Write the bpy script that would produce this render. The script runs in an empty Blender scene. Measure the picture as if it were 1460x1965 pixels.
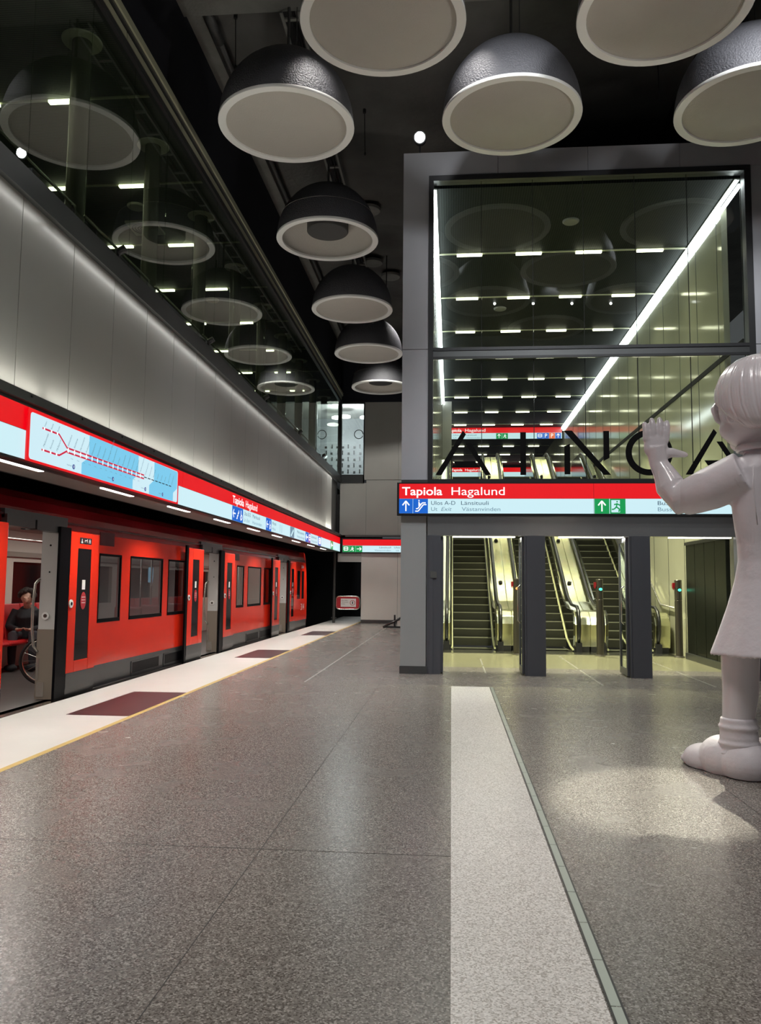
import bpy, bmesh, math, random
from mathutils import Vector, Matrix
random.seed(7)
PI = math.pi
C = bpy.context.scene.collection
scene = bpy.context.scene

# ------------------------------------------------------------------ camera, world, exposure
F_PX, PITCH, YAW, ROLL, EYE = 1540.0, 0.0889927, 0.0885467, 0.0096384, 1.4
cam_data = bpy.data.cameras.new('camera')
cam = bpy.data.objects.new('camera', cam_data)
C.objects.link(cam)
fwd = Vector((-math.sin(YAW)*math.cos(PITCH), math.cos(YAW)*math.cos(PITCH), math.sin(PITCH)))
rgt = Vector((math.cos(YAW), math.sin(YAW), 0))
dwn = fwd.cross(rgt)
r2 = rgt*math.cos(ROLL) - dwn*math.sin(ROLL)
d2 = rgt*math.sin(ROLL) + dwn*math.cos(ROLL)
mt = Matrix((r2, -d2, -fwd)).transposed().to_4x4()
mt.translation = Vector((0, 0, EYE))
cam.matrix_world = mt
cam_data.sensor_fit = 'VERTICAL'
cam_data.sensor_height = 32.0
cam_data.lens = F_PX/1965.0*32.0
cam_data.clip_end = 200
scene.camera = cam
scene.view_settings.view_transform = 'Standard'
scene.view_settings.look = 'None'
scene.view_settings.exposure = 0.0
scene.view_settings.gamma = 1.0
scene.view_settings.use_curve_mapping = False
world = bpy.data.worlds.new('world'); scene.world = world
world.use_nodes = True
world.node_tree.nodes['Background'].inputs[0].default_value = (0.6, 0.62, 0.66, 1)
world.node_tree.nodes['Background'].inputs[1].default_value = 0.12

# ------------------------------------------------------------------ lamps (some at station fixtures, the fill ones added without any)
def aim(o, d):
    o.rotation_euler = Vector(d).to_track_quat('-Z', 'Y').to_euler()
def area(name, loc, d, sx, sy, power, col=(1, 1, 1), spread=180):
    l = bpy.data.lights.new(name, 'AREA'); l.shape = 'RECTANGLE'; l.size = sx; l.size_y = sy
    l.energy = power; l.color = col; l.spread = math.radians(spread)
    o = bpy.data.objects.new(name, l); C.objects.link(o); o.location = loc
    z = -Vector(d).normalized(); y = Vector((0, 1, 0)); y = (y-z*y.dot(z)).normalized(); x = y.cross(z)      # long side (size_y) along the hall
    o.rotation_euler = Matrix((x, y, z)).transposed().to_euler(); return o
def spot(name, loc, target, power, col=(1, 1, 1), cone=60, blend=0.3, size=0.05):
    l = bpy.data.lights.new(name, 'SPOT'); l.energy = power; l.color = col
    l.spot_size = math.radians(cone); l.spot_blend = blend; l.shadow_soft_size = size
    o = bpy.data.objects.new(name, l); C.objects.link(o); o.location = loc
    aim(o, Vector(target)-Vector(loc)); return o
WARM = (1.0, 0.93, 0.80); COOL = (0.93, 0.97, 1.0); HALL = (1.0, 0.97, 0.66)
SOFFIT_Y = [2.7, 5.0, 7.35, 9.7, 12.0, 14.35, 16.7, 19.0, 21.4, 23.7, 26.0]
P_SOFFIT = 32; P_GRAZE = 12; P_HALL = 34; P_UP = 210; P_DOWN = 290
for y in SOFFIT_Y:                                   # recessed linear lamps over the platform edge
    area('soffit_lamp', (-4.18, y, 2.47), (0.22, 0, -1), 0.06, 0.9, P_SOFFIT, (1, .96, .89), 128)
# LED lines above and below the left wall panels
for y0 in (4.5, 10.5, 16.5, 22.5, 26.5):
    o = area('panel_lamp_upper', (-3.93, y0, 4.99), (-0.25, 0, -1), 0.02, 5.9 if y0 < 26 else 2.0, P_GRAZE*0.30, (1, .98, .93), 160)
    o = area('panel_lamp_lower', (-3.93, y0, 3.17), (-0.3, 0, 1), 0.02, 5.9 if y0 < 26 else 2.0, P_GRAZE, (1, .97, .86), 160)
DOMES = [(-2.40, 10.98, 0), (-2.40, 14.86, 1), (-2.41, 18.84, 0), (-2.40, 22.6, 0), (-2.40, 26.6, 1),
         (-0.82, 8.93, 0), (0.84, 10.99, 0), (2.43, 8.96, 0), (4.09, 10.97, 0),
         (0.84, 7.08, 0), (4.09, 7.08, 0), (2.43, 5.05, 0), (-0.82, 5.05, 0), (-2.40, 7.08, 0)]
# uplights on the wall ledge that light the dome reflectors
UPL = [(-3.86, 9.0, 5.36), (-3.86, 12.6, 5.36), (-3.86, 16.6, 5.36), (-3.86, 20.5, 5.36), (-3.86, 24.4, 5.36)]
for i, p in enumerate(UPL):
    dx, dy, k = DOMES[i]
    spot('uplight', p, (dx, dy-.1, 8.0), P_UP*0.30, (1, .95, .86), 58, .8, .12)
for (tx, ty) in ((-0.82, 8.93), (0.84, 10.99), (2.43, 8.96), (4.09, 10.97)):  # unseen spots off to the right, added to brighten the other domes
    spot('dome_fill', (7.6, ty-2.0, 4.2), (tx, ty, 8.0), P_UP*1.0*((7.6-tx)/6.0)**1.6, (1, .94, .88), 26, .5, .2)
# unseen downlights added between the domes as fill for the floor
for (x, y, p, c, s) in ((-1.6, 6.6, 1.0, 55, .35), (0.8, 3.0, .75, 70, .35), (-0.4, 1.0, .5, 70, .35), (0.0, 9.95, .8, 50, .3), (-1.6, 9.9, .8, 50, .3), (-1.6, 12.9, .8, 60, .3), (3.6, 4.4, .9, 60, .3),
                        (-1.5, 17.0, .8, 60, .3), (-1.5, 22.5, .8, 60, .3), (3.2, 8.6, .6, 60, .3)):
    spot('floor_fill', (x, y, 9.2), (x, y+.01, 0), P_DOWN*p*2.2, (1, .96, .92), c, .8, s)
spot('portal_spot', (-.54, 12.62, 8.85), (.2, 6.5, 0), 900, (1, .99, .9), 50, .6, .05)
spot('portal_spot_right', (4.0, 12.6, 8.75), (1.42, 5.65, 0), 7600, (1, .97, .80), 8.2, .5, .04)
spot('statue_fill', (.9, 2.2, 8.6), (2.4, 6.4, 1.6), 480, (1, .95, .95), 32, .8, .3)  # unseen spot added to brighten the statue
for (x, y) in ((-.2, 6.4), (2.6, 5.6), (4.6, 8.0)):          # fill spots without fixtures, added to brighten the portal front
    spot('portal_fill', (x, y, 9.3), (x*.7, 12.8, 4.2), 850, (.95, .97, 1.0), 75, .8, .3)
spot('end_wash', (-2.0, 23.6, 9.3), (-2.2, 28.5, 2.5), 900, (1, .97, .9), 70, .8, .2)  # no fixture modelled; aimed at the end wall
# hall behind the glass
for i in range(8):
    area('hall_lamp', (2.1, 15.63+2.47*i, 7.93), (0, 0, -1), 4.0, 0.07, P_HALL, HALL, 120)
for y in (14.6, 17.6):  # unseen spots added to lift the hall floor and escalators
    spot('hall_fill', (2.1, y, 7.8), (2.1, y+.3, 0), 2600, HALL, 75, .7, .1)
area('hall_entry_lamp', (2.1, 13.0, 2.14), (0, -.2, -1), 4.2, 0.08, 50, (1, .98, .84), 170)
area('mezzanine_lamp', (-6.3, 11, 7.85), (0, 0, -1), 2.2, 8.0, 30, HALL, 170)
area('mezzanine_lamp', (-6.3, 21, 7.85), (0, 0, -1), 2.2, 8.0, 30, HALL, 170)
area('upper_room_lamp', (-4.2, 31.0, 8.0), (0, 0, -1), .5, .5, 160, COOL, 180)
for y in (6.5, 11.5, 16.5, 21.0):
    area('train_lamp', (-5.9, y, 2.12), (0, 0, -1), .12, 3.5, 20, (1, .93, .85), 180)

# ------------------------------------------------------------------ materials
MATS = {}
def nodes(name):
    m = bpy.data.materials.new(name); m.use_nodes = True
    nt = m.node_tree; b = nt.nodes['Principled BSDF']; MATS[name] = m
    return m, nt, b
def setb(b, col, rough=.5, metal=0., spec=.5, coat=0., alpha=None):
    b.inputs['Base Color'].default_value = (*col, 1); b.inputs['Roughness'].default_value = rough
    b.inputs['Metallic'].default_value = metal; b.inputs['Specular IOR Level'].default_value = spec
    b.inputs['Coat Weight'].default_value = coat; b.inputs['Coat Roughness'].default_value = .08
def s2l(c): return tuple((x/255/12.92 if x/255 < .04045 else ((x/255+.055)/1.055)**2.4) for x in c)
def mat(name, col, rough=.5, metal=0., spec=.5, coat=0., noise=0., nscale=4., bump=0., bscale=60., detail=4.):
    m, nt, b = nodes(name); setb(b, col, rough, metal, spec, coat)
    tc = nt.nodes.new('ShaderNodeTexCoord')
    n = nt.nodes.new('ShaderNodeTexNoise'); n.inputs['Scale'].default_value = nscale; n.inputs['Detail'].default_value = detail
    nt.links.new(tc.outputs['Object'], n.inputs['Vector'])
    mx = nt.nodes.new('ShaderNodeMix'); mx.data_type = 'RGBA'
    a = tuple(max(0, c*(1-noise)) for c in col); d = tuple(min(1, c*(1+noise)) for c in col)
    mx.inputs[6].default_value = (*a, 1); mx.inputs[7].default_value = (*d, 1)
    nt.links.new(n.outputs['Fac'], mx.inputs[0]); nt.links.new(mx.outputs[2], b.inputs['Base Color'])
    if bump:
        n2 = nt.nodes.new('ShaderNodeTexNoise'); n2.inputs['Scale'].default_value = bscale; n2.inputs['Detail'].default_value = 3
        bp = nt.nodes.new('ShaderNodeBump'); bp.inputs['Strength'].default_value = bump; bp.inputs['Distance'].default_value = .02
        nt.links.new(tc.outputs['Object'], n2.inputs['Vector'])
        nt.links.new(n2.outputs['Fac'], bp.inputs['Height']); nt.links.new(bp.outputs['Normal'], b.inputs['Normal'])
    return m
def emit(name, col, strength=1.):
    m, nt, b = nodes(name); setb(b, (0.02, 0.02, 0.02), .35)
    b.inputs['Emission Color'].default_value = (*col, 1); b.inputs['Emission Strength'].default_value = strength
    return m
def terrazzo(name, base, dark, light, rough, scale=95.):
    m, nt, b = nodes(name); setb(b, base, rough, 0, .5)
    tc = nt.nodes.new('ShaderNodeTexCoord')
    v = nt.nodes.new('ShaderNodeTexVoronoi'); v.inputs['Scale'].default_value = scale
    nt.links.new(tc.outputs['Object'], v.inputs['Vector'])
    sep = nt.nodes.new('ShaderNodeSeparateColor'); nt.links.new(v.outputs['Color'], sep.inputs[0])
    cr = nt.nodes.new('ShaderNodeValToRGB'); e = cr.color_ramp.elements; cr.color_ramp.interpolation = 'CONSTANT'
    e[0].position = 0; e[0].color = (*dark, 1); e[1].position = .24; e[1].color = (*base, 1)
    for p, c in ((.5, tuple(x*1.12 for x in base)), (.62, tuple(x*.86 for x in base)), (.82, light)):
        q = e.new(p); q.color = (*c, 1)
    nt.links.new(sep.outputs[0], cr.inputs[0])
    n = nt.nodes.new('ShaderNodeTexNoise'); n.inputs['Scale'].default_value = 2.2; n.inputs['Detail'].default_value = 3
    nt.links.new(tc.outputs['Object'], n.inputs['Vector'])
    mp = nt.nodes.new('ShaderNodeMapRange'); mp.inputs['To Min'].default_value = .93; mp.inputs['To Max'].default_value = 1.07
    nt.links.new(n.outputs['Fac'], mp.inputs['Value'])
    mu = nt.nodes.new('ShaderNodeMix'); mu.data_type = 'RGBA'; mu.blend_type = 'MULTIPLY'; mu.inputs[0].default_value = 1
    nt.links.new(cr.outputs[0], mu.inputs[6]); nt.links.new(mp.outputs[0], mu.inputs[7])
    nt.links.new(mu.outputs[2], b.inputs['Base Color'])
    mr = nt.nodes.new('ShaderNodeMapRange'); mr.inputs['To Min'].default_value = rough*.96; mr.inputs['To Max'].default_value = rough*1.05
    nt.links.new(n.outputs['Fac'], mr.inputs['Value']); nt.links.new(mr.outputs[0], b.inputs['Roughness'])
    return m
def glass(name, tint, ior=1.5, refl=1.8):
    m = bpy.data.materials.new(name); m.use_nodes = True; nt = m.node_tree; nt.nodes.clear(); MATS[name] = m
    o = nt.nodes.new('ShaderNodeOutputMaterial'); t = nt.nodes.new('ShaderNodeBsdfTransparent'); g = nt.nodes.new('ShaderNodeBsdfGlossy')
    t.inputs[0].default_value = (*tint, 1); g.inputs['Roughness'].default_value = 0.0; g.inputs[0].default_value = (.95, 1, .97, 1)
    fr = nt.nodes.new('ShaderNodeFresnel'); fr.inputs[0].default_value = ior
    ge = nt.nodes.new('ShaderNodeNewGeometry'); sb = nt.nodes.new('ShaderNodeMath'); sb.operation = 'SUBTRACT'; sb.inputs[0].default_value = 1
    nt.links.new(ge.outputs['Backfacing'], sb.inputs[1])
    mu = nt.nodes.new('ShaderNodeMath'); mu.operation = 'MULTIPLY'
    nt.links.new(fr.outputs[0], mu.inputs[0]); nt.links.new(sb.outputs[0], mu.inputs[1])
    m2 = nt.nodes.new('ShaderNodeMath'); m2.operation = 'MULTIPLY'; m2.inputs[1].default_value = refl; m2.use_clamp = True
    nt.links.new(mu.outputs[0], m2.inputs[0])
    mix = nt.nodes.new('ShaderNodeMixShader'); nt.links.new(m2.outputs[0], mix.inputs[0])
    nt.links.new(t.outputs[0], mix.inputs[1]); nt.links.new(g.outputs[0], mix.inputs[2]); nt.links.new(mix.outputs[0], o.inputs[0])
    return m
def slats(name, c1, c2, scale, axis='X', rough=.6):
    m, nt, b = nodes(name); setb(b, c1, rough, 0, .12)
    tc = nt.nodes.new('ShaderNodeTexCoord'); w = nt.nodes.new('ShaderNodeTexWave'); w.bands_direction = axis
    w.inputs['Scale'].default_value = scale; nt.links.new(tc.outputs['Object'], w.inputs['Vector'])
    mx = nt.nodes.new('ShaderNodeMix'); mx.data_type = 'RGBA'; mx.inputs[6].default_value = (*c1, 1); mx.inputs[7].default_value = (*c2, 1)
    nt.links.new(w.outputs['Fac'], mx.inputs[0]); nt.links.new(mx.outputs[2], b.inputs['Base Color'])
    return m

terrazzo('terrazzo', (.200, .180, .162), (.085, .072, .062), (.37, .345, .315), .27, 150)
terrazzo('light_terrazzo', (.76, .735, .71), (.46, .43, .40), (.90, .88, .86), .3, 150)
mat('edge_stone', (.60, .58, .55), .34, noise=.05, nscale=3)
mat('yellow_paint', (.50, .34, .085), .45, noise=.15, nscale=8)
mat('dark_tile', (.05, .022, .026), .3, noise=.25, nscale=9)
mat('joint', (.055, .05, .048), .6)
mat('steel_strip', (.62, .61, .56), .3, .6)
mat('concrete', (.10, .098, .092), .85, noise=.75, nscale=.9, bump=.5, bscale=9)
mat('concrete_light', (.20, .20, .185), .85, noise=.3, nscale=3, bump=.25, bscale=20)
mat('navy', (.004, .005, .011), .85)
mat('black', (.004, .004, .005), .8)
mat('black_gloss', (.006, .006, .007), .10, 0, .22)
mat('wall_panel', (.44, .44, .42), .30, noise=.05, nscale=.7)
mat('wall_panel_matt', (.27, .265, .25), .42, noise=.1, nscale=1.2)
mat('portal_panel', (.40, .405, .43), .42, noise=.07, nscale=2.5)
mat('portal_gloss', (.33, .34, .335), .10, noise=.04, nscale=2.5)
mat('white_gloss', (.66, .65, .61), .10, noise=.05, nscale=2)
mat('trim_metal', (.12, .125, .125), .32, .7, noise=.08, nscale=2)
mat('dark_metal', (.035, .036, .038), .34, .3, noise=.1, nscale=5)
mat('anthracite', (.085, .088, .10), .4, .1, noise=.05, nscale=5)
mat('brushed_steel', (.55, .545, .53), .24, .9, noise=.12, nscale=1.8)
mat('stainless', (.66, .65, .58), .2, 1., noise=.06, nscale=3)
mat('frame_green', (.58, .59, .42), .4, .35, noise=.2, nscale=1.3)
mat('dome_shell', (.10, .10, .11), .5, noise=.12, nscale=6, bump=.8, bscale=42)
mat('dome_rim', (.92, .92, .89), .5)
mat('dome_face', (.50, .475, .43), .7, noise=.05, nscale=3, bump=.25, bscale=55)
mat('drum_dark', (.045, .045, .045), .6)
mat('pipe', (.07, .07, .068), .5, .3)
mat('cable_tray', (.26, .26, .24), .5, .3)
mat('hall_panel', (.44, .44, .34), .09, noise=.12, nscale=.8)
mat('hall_floor', (.27, .26, .17), .22, noise=.1, nscale=3, detail=6)
slats('hall_slats', (.003, .004, .004), (.016, .020, .020), 7.5, 'X')
slats('mesh_ceiling', (.05, .055, .05), (.18, .19, .165), 9.0, 'Y')
mat('hall_white', (.55, .56, .53), .35)
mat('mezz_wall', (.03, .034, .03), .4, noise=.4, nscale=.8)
mat('column_paint', (.13, .135, .10), .25, noise=.05)
mat('cap_white', (.55, .54, .42), .5)
glass('left_glass', (.80, .86, .79)); glass('portal_glass', (.93, .96, .93), 1.5, 1.5); glass('end_glass', (.92, .95, .94)); glass('train_glass', (.45, .47, .49))
glass('clear_glass', (.9, .93, .91))
emit('sign_red', s2l((232, 2, 18)), 1.0); emit('sign_white', s2l((205, 238, 246)), 1.0)
emit('map_white', s2l((206, 236, 246)), 1.0); emit('map_blue', s2l((122, 202, 236)), 1.0)
emit('sign_blue', s2l((0, 98, 205)), 1.0); emit('sign_green', s2l((0, 152, 78)), 1.0); emit('sign_orange', s2l((240, 100, 20)), 1.0)
emit('sign_purple', s2l((130, 60, 170)), 1.0)
emit('sign_letter', (1, 1, 1), 1.15); emit('map_line_red', s2l((206, 20, 60)), 1.0); emit('map_line_black', (.01, .01, .02), 1.0)
emit('sign_ink', s2l((70, 96, 118)), .9); emit('sign_ink_pale', s2l((120, 152, 172)), .9); emit('map_ink', s2l((84, 122, 136)), 1.0); emit('map_dark_blue', s2l((20, 60, 140)), 1.0)
emit('led_white', (.90, .97, 1.0), 11.0); emit('bar_light', (1, .99, .72), 6.0); emit('entry_light', (1, .97, .9), 3.0)
emit('soffit_light', (1, .95, .88), 4.0); emit('lamp_white', (1, 1, 1), 30.0); emit('lamp_soft', (1, 1, .98), 6.0)
emit('glow_green', (.05, .9, .55), 2.6); emit('glow_orange', (1, .25, .05), 3.0); emit('screen_blue', (.45, .8, 1.0), 1.0)
emit('led_floor', (.55, .60, .50), .42)
mat('train_red', (.80, .028, .009), .17, 0, .35, 0, noise=.03)
mat('train_maroon', (.10, .008, .012), .25, 0, .3)
mat('train_red_shaded', (.32, .012, .016), .22, 0, .35)  # darker train red: shadow on the roof is put into the colour
mat('train_skirt', (.024, .026, .027), .32, .0, noise=.1, nscale=4)
mat('train_black', (.003, .003, .004), .4, 0, .05)
mat('train_cream', (.50, .45, .39), .45); mat('train_white', (.50, .49, .47), .4); mat('train_brown', (.20, .165, .13), .45)
mat('train_pink', (.30, .21, .185), .5); mat('train_floor', (.075, .068, .064), .4, noise=.25, nscale=5)
mat('seat_red', (.50, .01, .012), .45); mat('handrail_metal', (.62, .60, .54), .25, .8)
mat('statue', (.79, .75, .775), .22, 0, .5, .25, noise=.05, nscale=6, bump=.22, bscale=9)
mat('statue_matt', (.79, .75, .78), .42, 0, .4, 0, noise=.05, nscale=5, bump=.25, bscale=14)
mat('skin', (.42, .25, .18), .5); mat('cloth_black', (.008, .009, .012), .8); mat('cloth_grey', (.035, .037, .045), .8); mat('hair_dark', (.018, .012, .009), .6, bump=1.0, bscale=60)
mat('rubber', (.012, .012, .012), .6); mat('reflector_orange', (.8, .3, .02), .3)
mat('emergency_red', (.30, .01, .015), .4); mat('bollard_metal', (.11, .10, .085), .28, .7)
mat('label_white', (.75, .74, .72), .5); mat('barrier_red', (.42, .02, .03), .4)
mat('step_metal', (.075, .075, .055), .38, .4); mat('step_edge', (.34, .34, .24), .35, .5); mat('skirt_line', (.70, .70, .40), .3, .3)
mat('balustrade', (.085, .085, .055), .10, .85); mat('brush_black', (.01, .01, .01), .5); mat('handrail_rubber', (.008, .008, .008), .3)
mat('deck_steel', (.62, .62, .40), .2, 1., noise=.05)
mat('letter_black', (.003, .003, .003), .7, 0, .1)
mat('gate_black', (.010, .012, .009), .3, 0, .2, noise=.3, nscale=3)
mat('poster_grey', (.34, .37, .38), .5, noise=.15, nscale=2)

# ------------------------------------------------------------------ mesh helpers
class MB:
    def __init__(s): s.v = []; s.f = []
    def add(s, vs, fs):
        k = len(s.v); s.v += [Vector(p) for p in vs]; s.f += [tuple(i+k for i in f) for f in fs]; return s
    def box(s, x0, x1, y0, y1, z0, z1):
        return s.add([(x0, y0, z0), (x1, y0, z0), (x1, y1, z0), (x0, y1, z0), (x0, y0, z1), (x1, y0, z1), (x1, y1, z1), (x0, y1, z1)],
                     [(0, 3, 2, 1), (4, 5, 6, 7), (0, 1, 5, 4), (1, 2, 6, 5), (2, 3, 7, 6), (3, 0, 4, 7)])
    def prism(s, poly, axis, a, b):
        """poly in the two other axes (cyclic order), extruded from a to b along axis"""
        n = len(poly)
        def P(u, v, w): return {'x': (w, u, v), 'y': (u, w, v), 'z': (u, v, w)}[axis]
        vs = [P(u, v, a) for u, v in poly]+[P(u, v, b) for u, v in poly]
        fs = [tuple(range(n)), tuple(range(2*n-1, n-1, -1))]+[(i, (i+1) % n+0, (i+1) % n+n, i+n) for i in range(n)]
        return s.add(vs, fs)
    def tube(s, p0, p1, r, n=12, r1=None):
        return s.path([p0, p1], [r, r if r1 is None else r1], n)
    def path(s, pts, r, n=10, closed=False, flat=1.0, up=None):
        pts = [Vector(p) for p in pts]; m = len(pts)
        rs = r if isinstance(r, (list, tuple)) else [r]*m
        k = len(s.v); prev = None
        for i, p in enumerate(pts):
            a = pts[(i-1) % m] if (closed or i > 0) else p; b = pts[(i+1) % m] if (closed or i < m-1) else p
            t = (b-a).normalized()
            if prev is None:
                u = Vector(up) if up else (Vector((0, 0, 1)) if abs(t.z) < .9 else Vector((1, 0, 0)))
            else: u = prev
            u = (u-t*u.dot(t)).normalized(); prev = u; w = t.cross(u)
            for j in range(n):
                an = 2*PI*j/n; s.v.append(p+(w*math.cos(an)*flat+u*math.sin(an))*rs[i])
        for i in range(m if closed else m-1):
            for j in range(n):
                a = k+i*n+j; b = k+i*n+(j+1) % n; c = k+((i+1) % m)*n+(j+1) % n; d = k+((i+1) % m)*n+j
                s.f.append((a, b, c, d))
        if not closed:
            s.f.append(tuple(k+j for j in range(n-1, -1, -1))); s.f.append(tuple(k+(m-1)*n+j for j in range(n)))
        return s
    def lathe(s, prof, c=(0, 0, 0), n=48, closed=False, caps=True):
        k = len(s.v); m = len(prof); c = Vector(c)
        for r, z in prof:
            for j in range(n):
                a = 2*PI*j/n; s.v.append(c+Vector((r*math.cos(a), r*math.sin(a), z)))
        for i in range(m if closed else m-1):
            for j in range(n):
                i2 = (i+1) % m
                s.f.append((k+i*n+j, k+i*n+(j+1) % n, k+i2*n+(j+1) % n, k+i2*n+j))
        if not closed and caps:
            s.f.append(tuple(k+j for j in range(n-1, -1, -1))); s.f.append(tuple(k+(m-1)*n+j for j in range(n)))
        return s
    def ell(s, c, r, nu=20, nv=12, rot=None, cut=None):
        c = Vector(c); vs = []; fs = []
        R = rot.to_matrix() if rot is not None else Matrix.Identity(3)
        for i in range(1, nv):
            th = PI*i/nv
            for j in range(nu):
                ph = 2*PI*j/nu
                vs.append(c+R @ Vector((r[0]*math.sin(th)*math.cos(ph), r[1]*math.sin(th)*math.sin(ph), r[2]*math.cos(th))))
        top = len(vs); vs.append(c+R @ Vector((0, 0, r[2]))); bot = len(vs); vs.append(c-R @ Vector((0, 0, r[2])))
        for i in range(nv-2):
            for j in range(nu): fs.append((i*nu+j, (i+1)*nu+j, (i+1)*nu+(j+1) % nu, i*nu+(j+1) % nu))
        for j in range(nu): fs.append((top, j, (j+1) % nu)); fs.append((bot, (nv-2)*nu+(j+1) % nu, (nv-2)*nu+j))
        return s.add(vs, fs)
    def build(s, name, m, parent=None, smooth=False, loc=None, bevel=0, kind=None, label=None):
        off = Vector(LOC[parent.name]) if parent else Vector(loc) if loc else None
        if off is None:
            xs = [v.x for v in s.v]; ys = [v.y for v in s.v]; zs = [v.z for v in s.v]
            off = Vector(((min(xs)+max(xs))/2, (min(ys)+max(ys))/2, min(zs)))
        me = bpy.data.meshes.new(name); me.from_pydata([v-off for v in s.v], [], s.f); me.validate()
        bm = bmesh.new(); bm.from_mesh(me); bmesh.ops.recalc_face_normals(bm, faces=bm.faces); bm.to_mesh(me); bm.free()
        if smooth:
            for p in me.polygons: p.use_smooth = True
        me.materials.append(MATS[m])
        o = bpy.data.objects.new(name, me); C.objects.link(o); LOC[o.name] = off
        if parent: o.parent = parent; o.location = (0, 0, 0)
        else: o.location = off
        if smooth == 'auto':
            for e in me.edges: pass
            me.set_sharp_from_angle(angle=math.radians(38))
        if bevel:
            b = o.modifiers.new('bevel', 'BEVEL'); b.width = bevel; b.segments = 2; b.limit_method = 'ANGLE'
        if kind: o['kind'] = kind
        if label: o['label'] = label
        return o
LOC = {}
def thing(name, label, cat, loc=(0, 0, 0), group=None):
    o = bpy.data.objects.new(name, None); C.objects.link(o); o.location = loc; LOC[o.name] = Vector(loc)
    o.empty_display_size = .1; o['label'] = label; o['category'] = cat
    if group: o['group'] = group
    return o
def tag(o, label, cat, group=None):
    o['label'] = label; o['category'] = cat
    if group: o['group'] = group
    return o
def struct_root(name, loc=(0, 0, 0)):
    o = bpy.data.objects.new(name, None); C.objects.link(o); o.location = loc; LOC[o.name] = Vector(loc); o['kind'] = 'structure'; return o
def S(name, mb, m, **k): return mb.build(name, m, kind='structure', **k)
def sub(o):
    LOC[o.name] = LOC[o.parent.name]; return o       # a part whose own children keep the same origin
KIDS = {}
def copy_tree(root, loc, label=None, group=None):
    def rec(o, par):
        c = o.copy(); C.objects.link(c)
        if par: c.parent = par
        for ch in o.children: rec(ch, c)
        return c
    r = rec(root, None); r.location = loc; LOC[r.name] = Vector(loc)
    if label: r['label'] = label
    if group: r['group'] = group
    return r
def text(body, origin, u, v, height, m, parent, width=None, bold=0., shear=0., depth=.002, name='lettering', align='LEFT'):
    cu = bpy.data.curves.new('t', 'FONT'); cu.body = body; cu.size = 1.0; cu.extrude = 0; cu.offset = bold; cu.shear = shear; cu.align_x = align
    to = bpy.data.objects.new('t', cu); C.objects.link(to)
    bpy.context.view_layer.update()
    dg = bpy.context.evaluated_depsgraph_get()
    me0 = bpy.data.meshes.new_from_object(to.evaluated_get(dg))
    bpy.data.objects.remove(to)
    if not me0.vertices: return None
    xs = [q.co.x for q in me0.vertices]; w0 = max(xs)-min(xs)
    sc = height/0.70; sx = sc if width is None else width/w0
    u = Vector(u).normalized(); v = Vector(v).normalized(); n = u.cross(v); o0 = Vector(origin)
    mb = MB(); k = min(xs) if align == 'LEFT' else 0
    front = [o0+u*((q.co.x-k)*sx)+v*(q.co.y*sc)+n*depth for q in me0.vertices]
    mb.add(front, [tuple(p.vertices) for p in me0.polygons])
    o = mb.build(name, m, parent)
    return o
def plate(origin, u, v, w, h, d=.004):
    """thin raised plate on a sign face: origin at lower left"""
    u = Vector(u); v = Vector(v); n = u.cross(v); o = Vector(origin)
    vs = [o, o+u*w, o+u*w+v*h, o+v*h]; vs = vs+[p+n*d for p in vs]
    return MB().add(vs, [(0, 3, 2, 1), (4, 5, 6, 7), (0, 1, 5, 4), (1, 2, 6, 5), (2, 3, 7, 6), (3, 0, 4, 7)])
def poly_on(origin, u, v, pts, d):
    u = Vector(u); v = Vector(v); n = u.cross(v); o = Vector(origin)
    a = [o+u*x+v*y+n*d for x, y in pts]; b = [p+n*.002 for p in a]; k = len(a)
    return a+b, [tuple(range(k-1, -1, -1)), tuple(range(k, 2*k))]+[(i, (i+1) % k, (i+1) % k+k, i+k) for i in range(k)]
def strokes(origin, u, v, segs, w, m, parent, name='pictogram_mark', d=.006):
    """line segments as flat bars in the sign plane"""
    mb = MB()
    for (x0, y0, x1, y1) in segs:
        dx, dy = x1-x0, y1-y0; L = math.hypot(dx, dy) or 1; px, py = -dy/L*w/2, dx/L*w/2
        vs, fs = poly_on(origin, u, v, [(x0+px, y0+py), (x0-px, y0-py), (x1-px, y1-py), (x1+px, y1+py)], d)
        mb.add(vs, fs)
    return mb.build(name, m, parent)

# ------------------------------------------------------------------ the setting: floor and platform
EX = -4.56; YW = -3.28; YE = 28.5
S('floor', MB().box(YW, 9, -2, 12.81, -.3, 0).box(YW, -.8, 12.81, YE, -.3, 0).box(-.8, 9, 12.81, 13.9, -.3, 0), 'terrazzo', loc=(0, 0, 0))
S('wall_right', MB().box(9, 9.1, -2, 14, 0, 10.05), 'wall_panel_matt')
S('wall_right_front', MB().box(5.6, 9, 13.9, 14, 0, 10.05), 'wall_panel_matt')
S('floor_hall', MB().box(-.8, 6, 13.9, 46, -.3, 0), 'hall_floor')
S('floor_edge', MB().box(EX, YW-.06, -2, 34, -.3, 0), 'edge_stone')
S('trim_1', MB().box(YW-.06, YW, -2, 34, -.3, .001), 'yellow_paint')
S('trim_2', MB().box(0, .52, -2, 11.27, -.01, .0015), 'light_terrazzo')
S('trim_3', MB().box(-.8, 5.3, 12.3, 12.305, -.01, .001).box(-3.28, -.8, 13.0, 13.006, -.01, .001).box(-3.2, 0, 4.3, 4.304, -.01, .001)
  .box(-1.0, -.996, 0, 12.5, -.01, .001).box(1.9, 1.904, 0, 12.5, -.01, .001).box(.58, 6, 9.2, 9.204, -.01, .001), 'joint')
S('trim_4', MB().box(-2.08, -2.05, 11.4, 25.5, -.01, .002), 'steel_strip')
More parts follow.
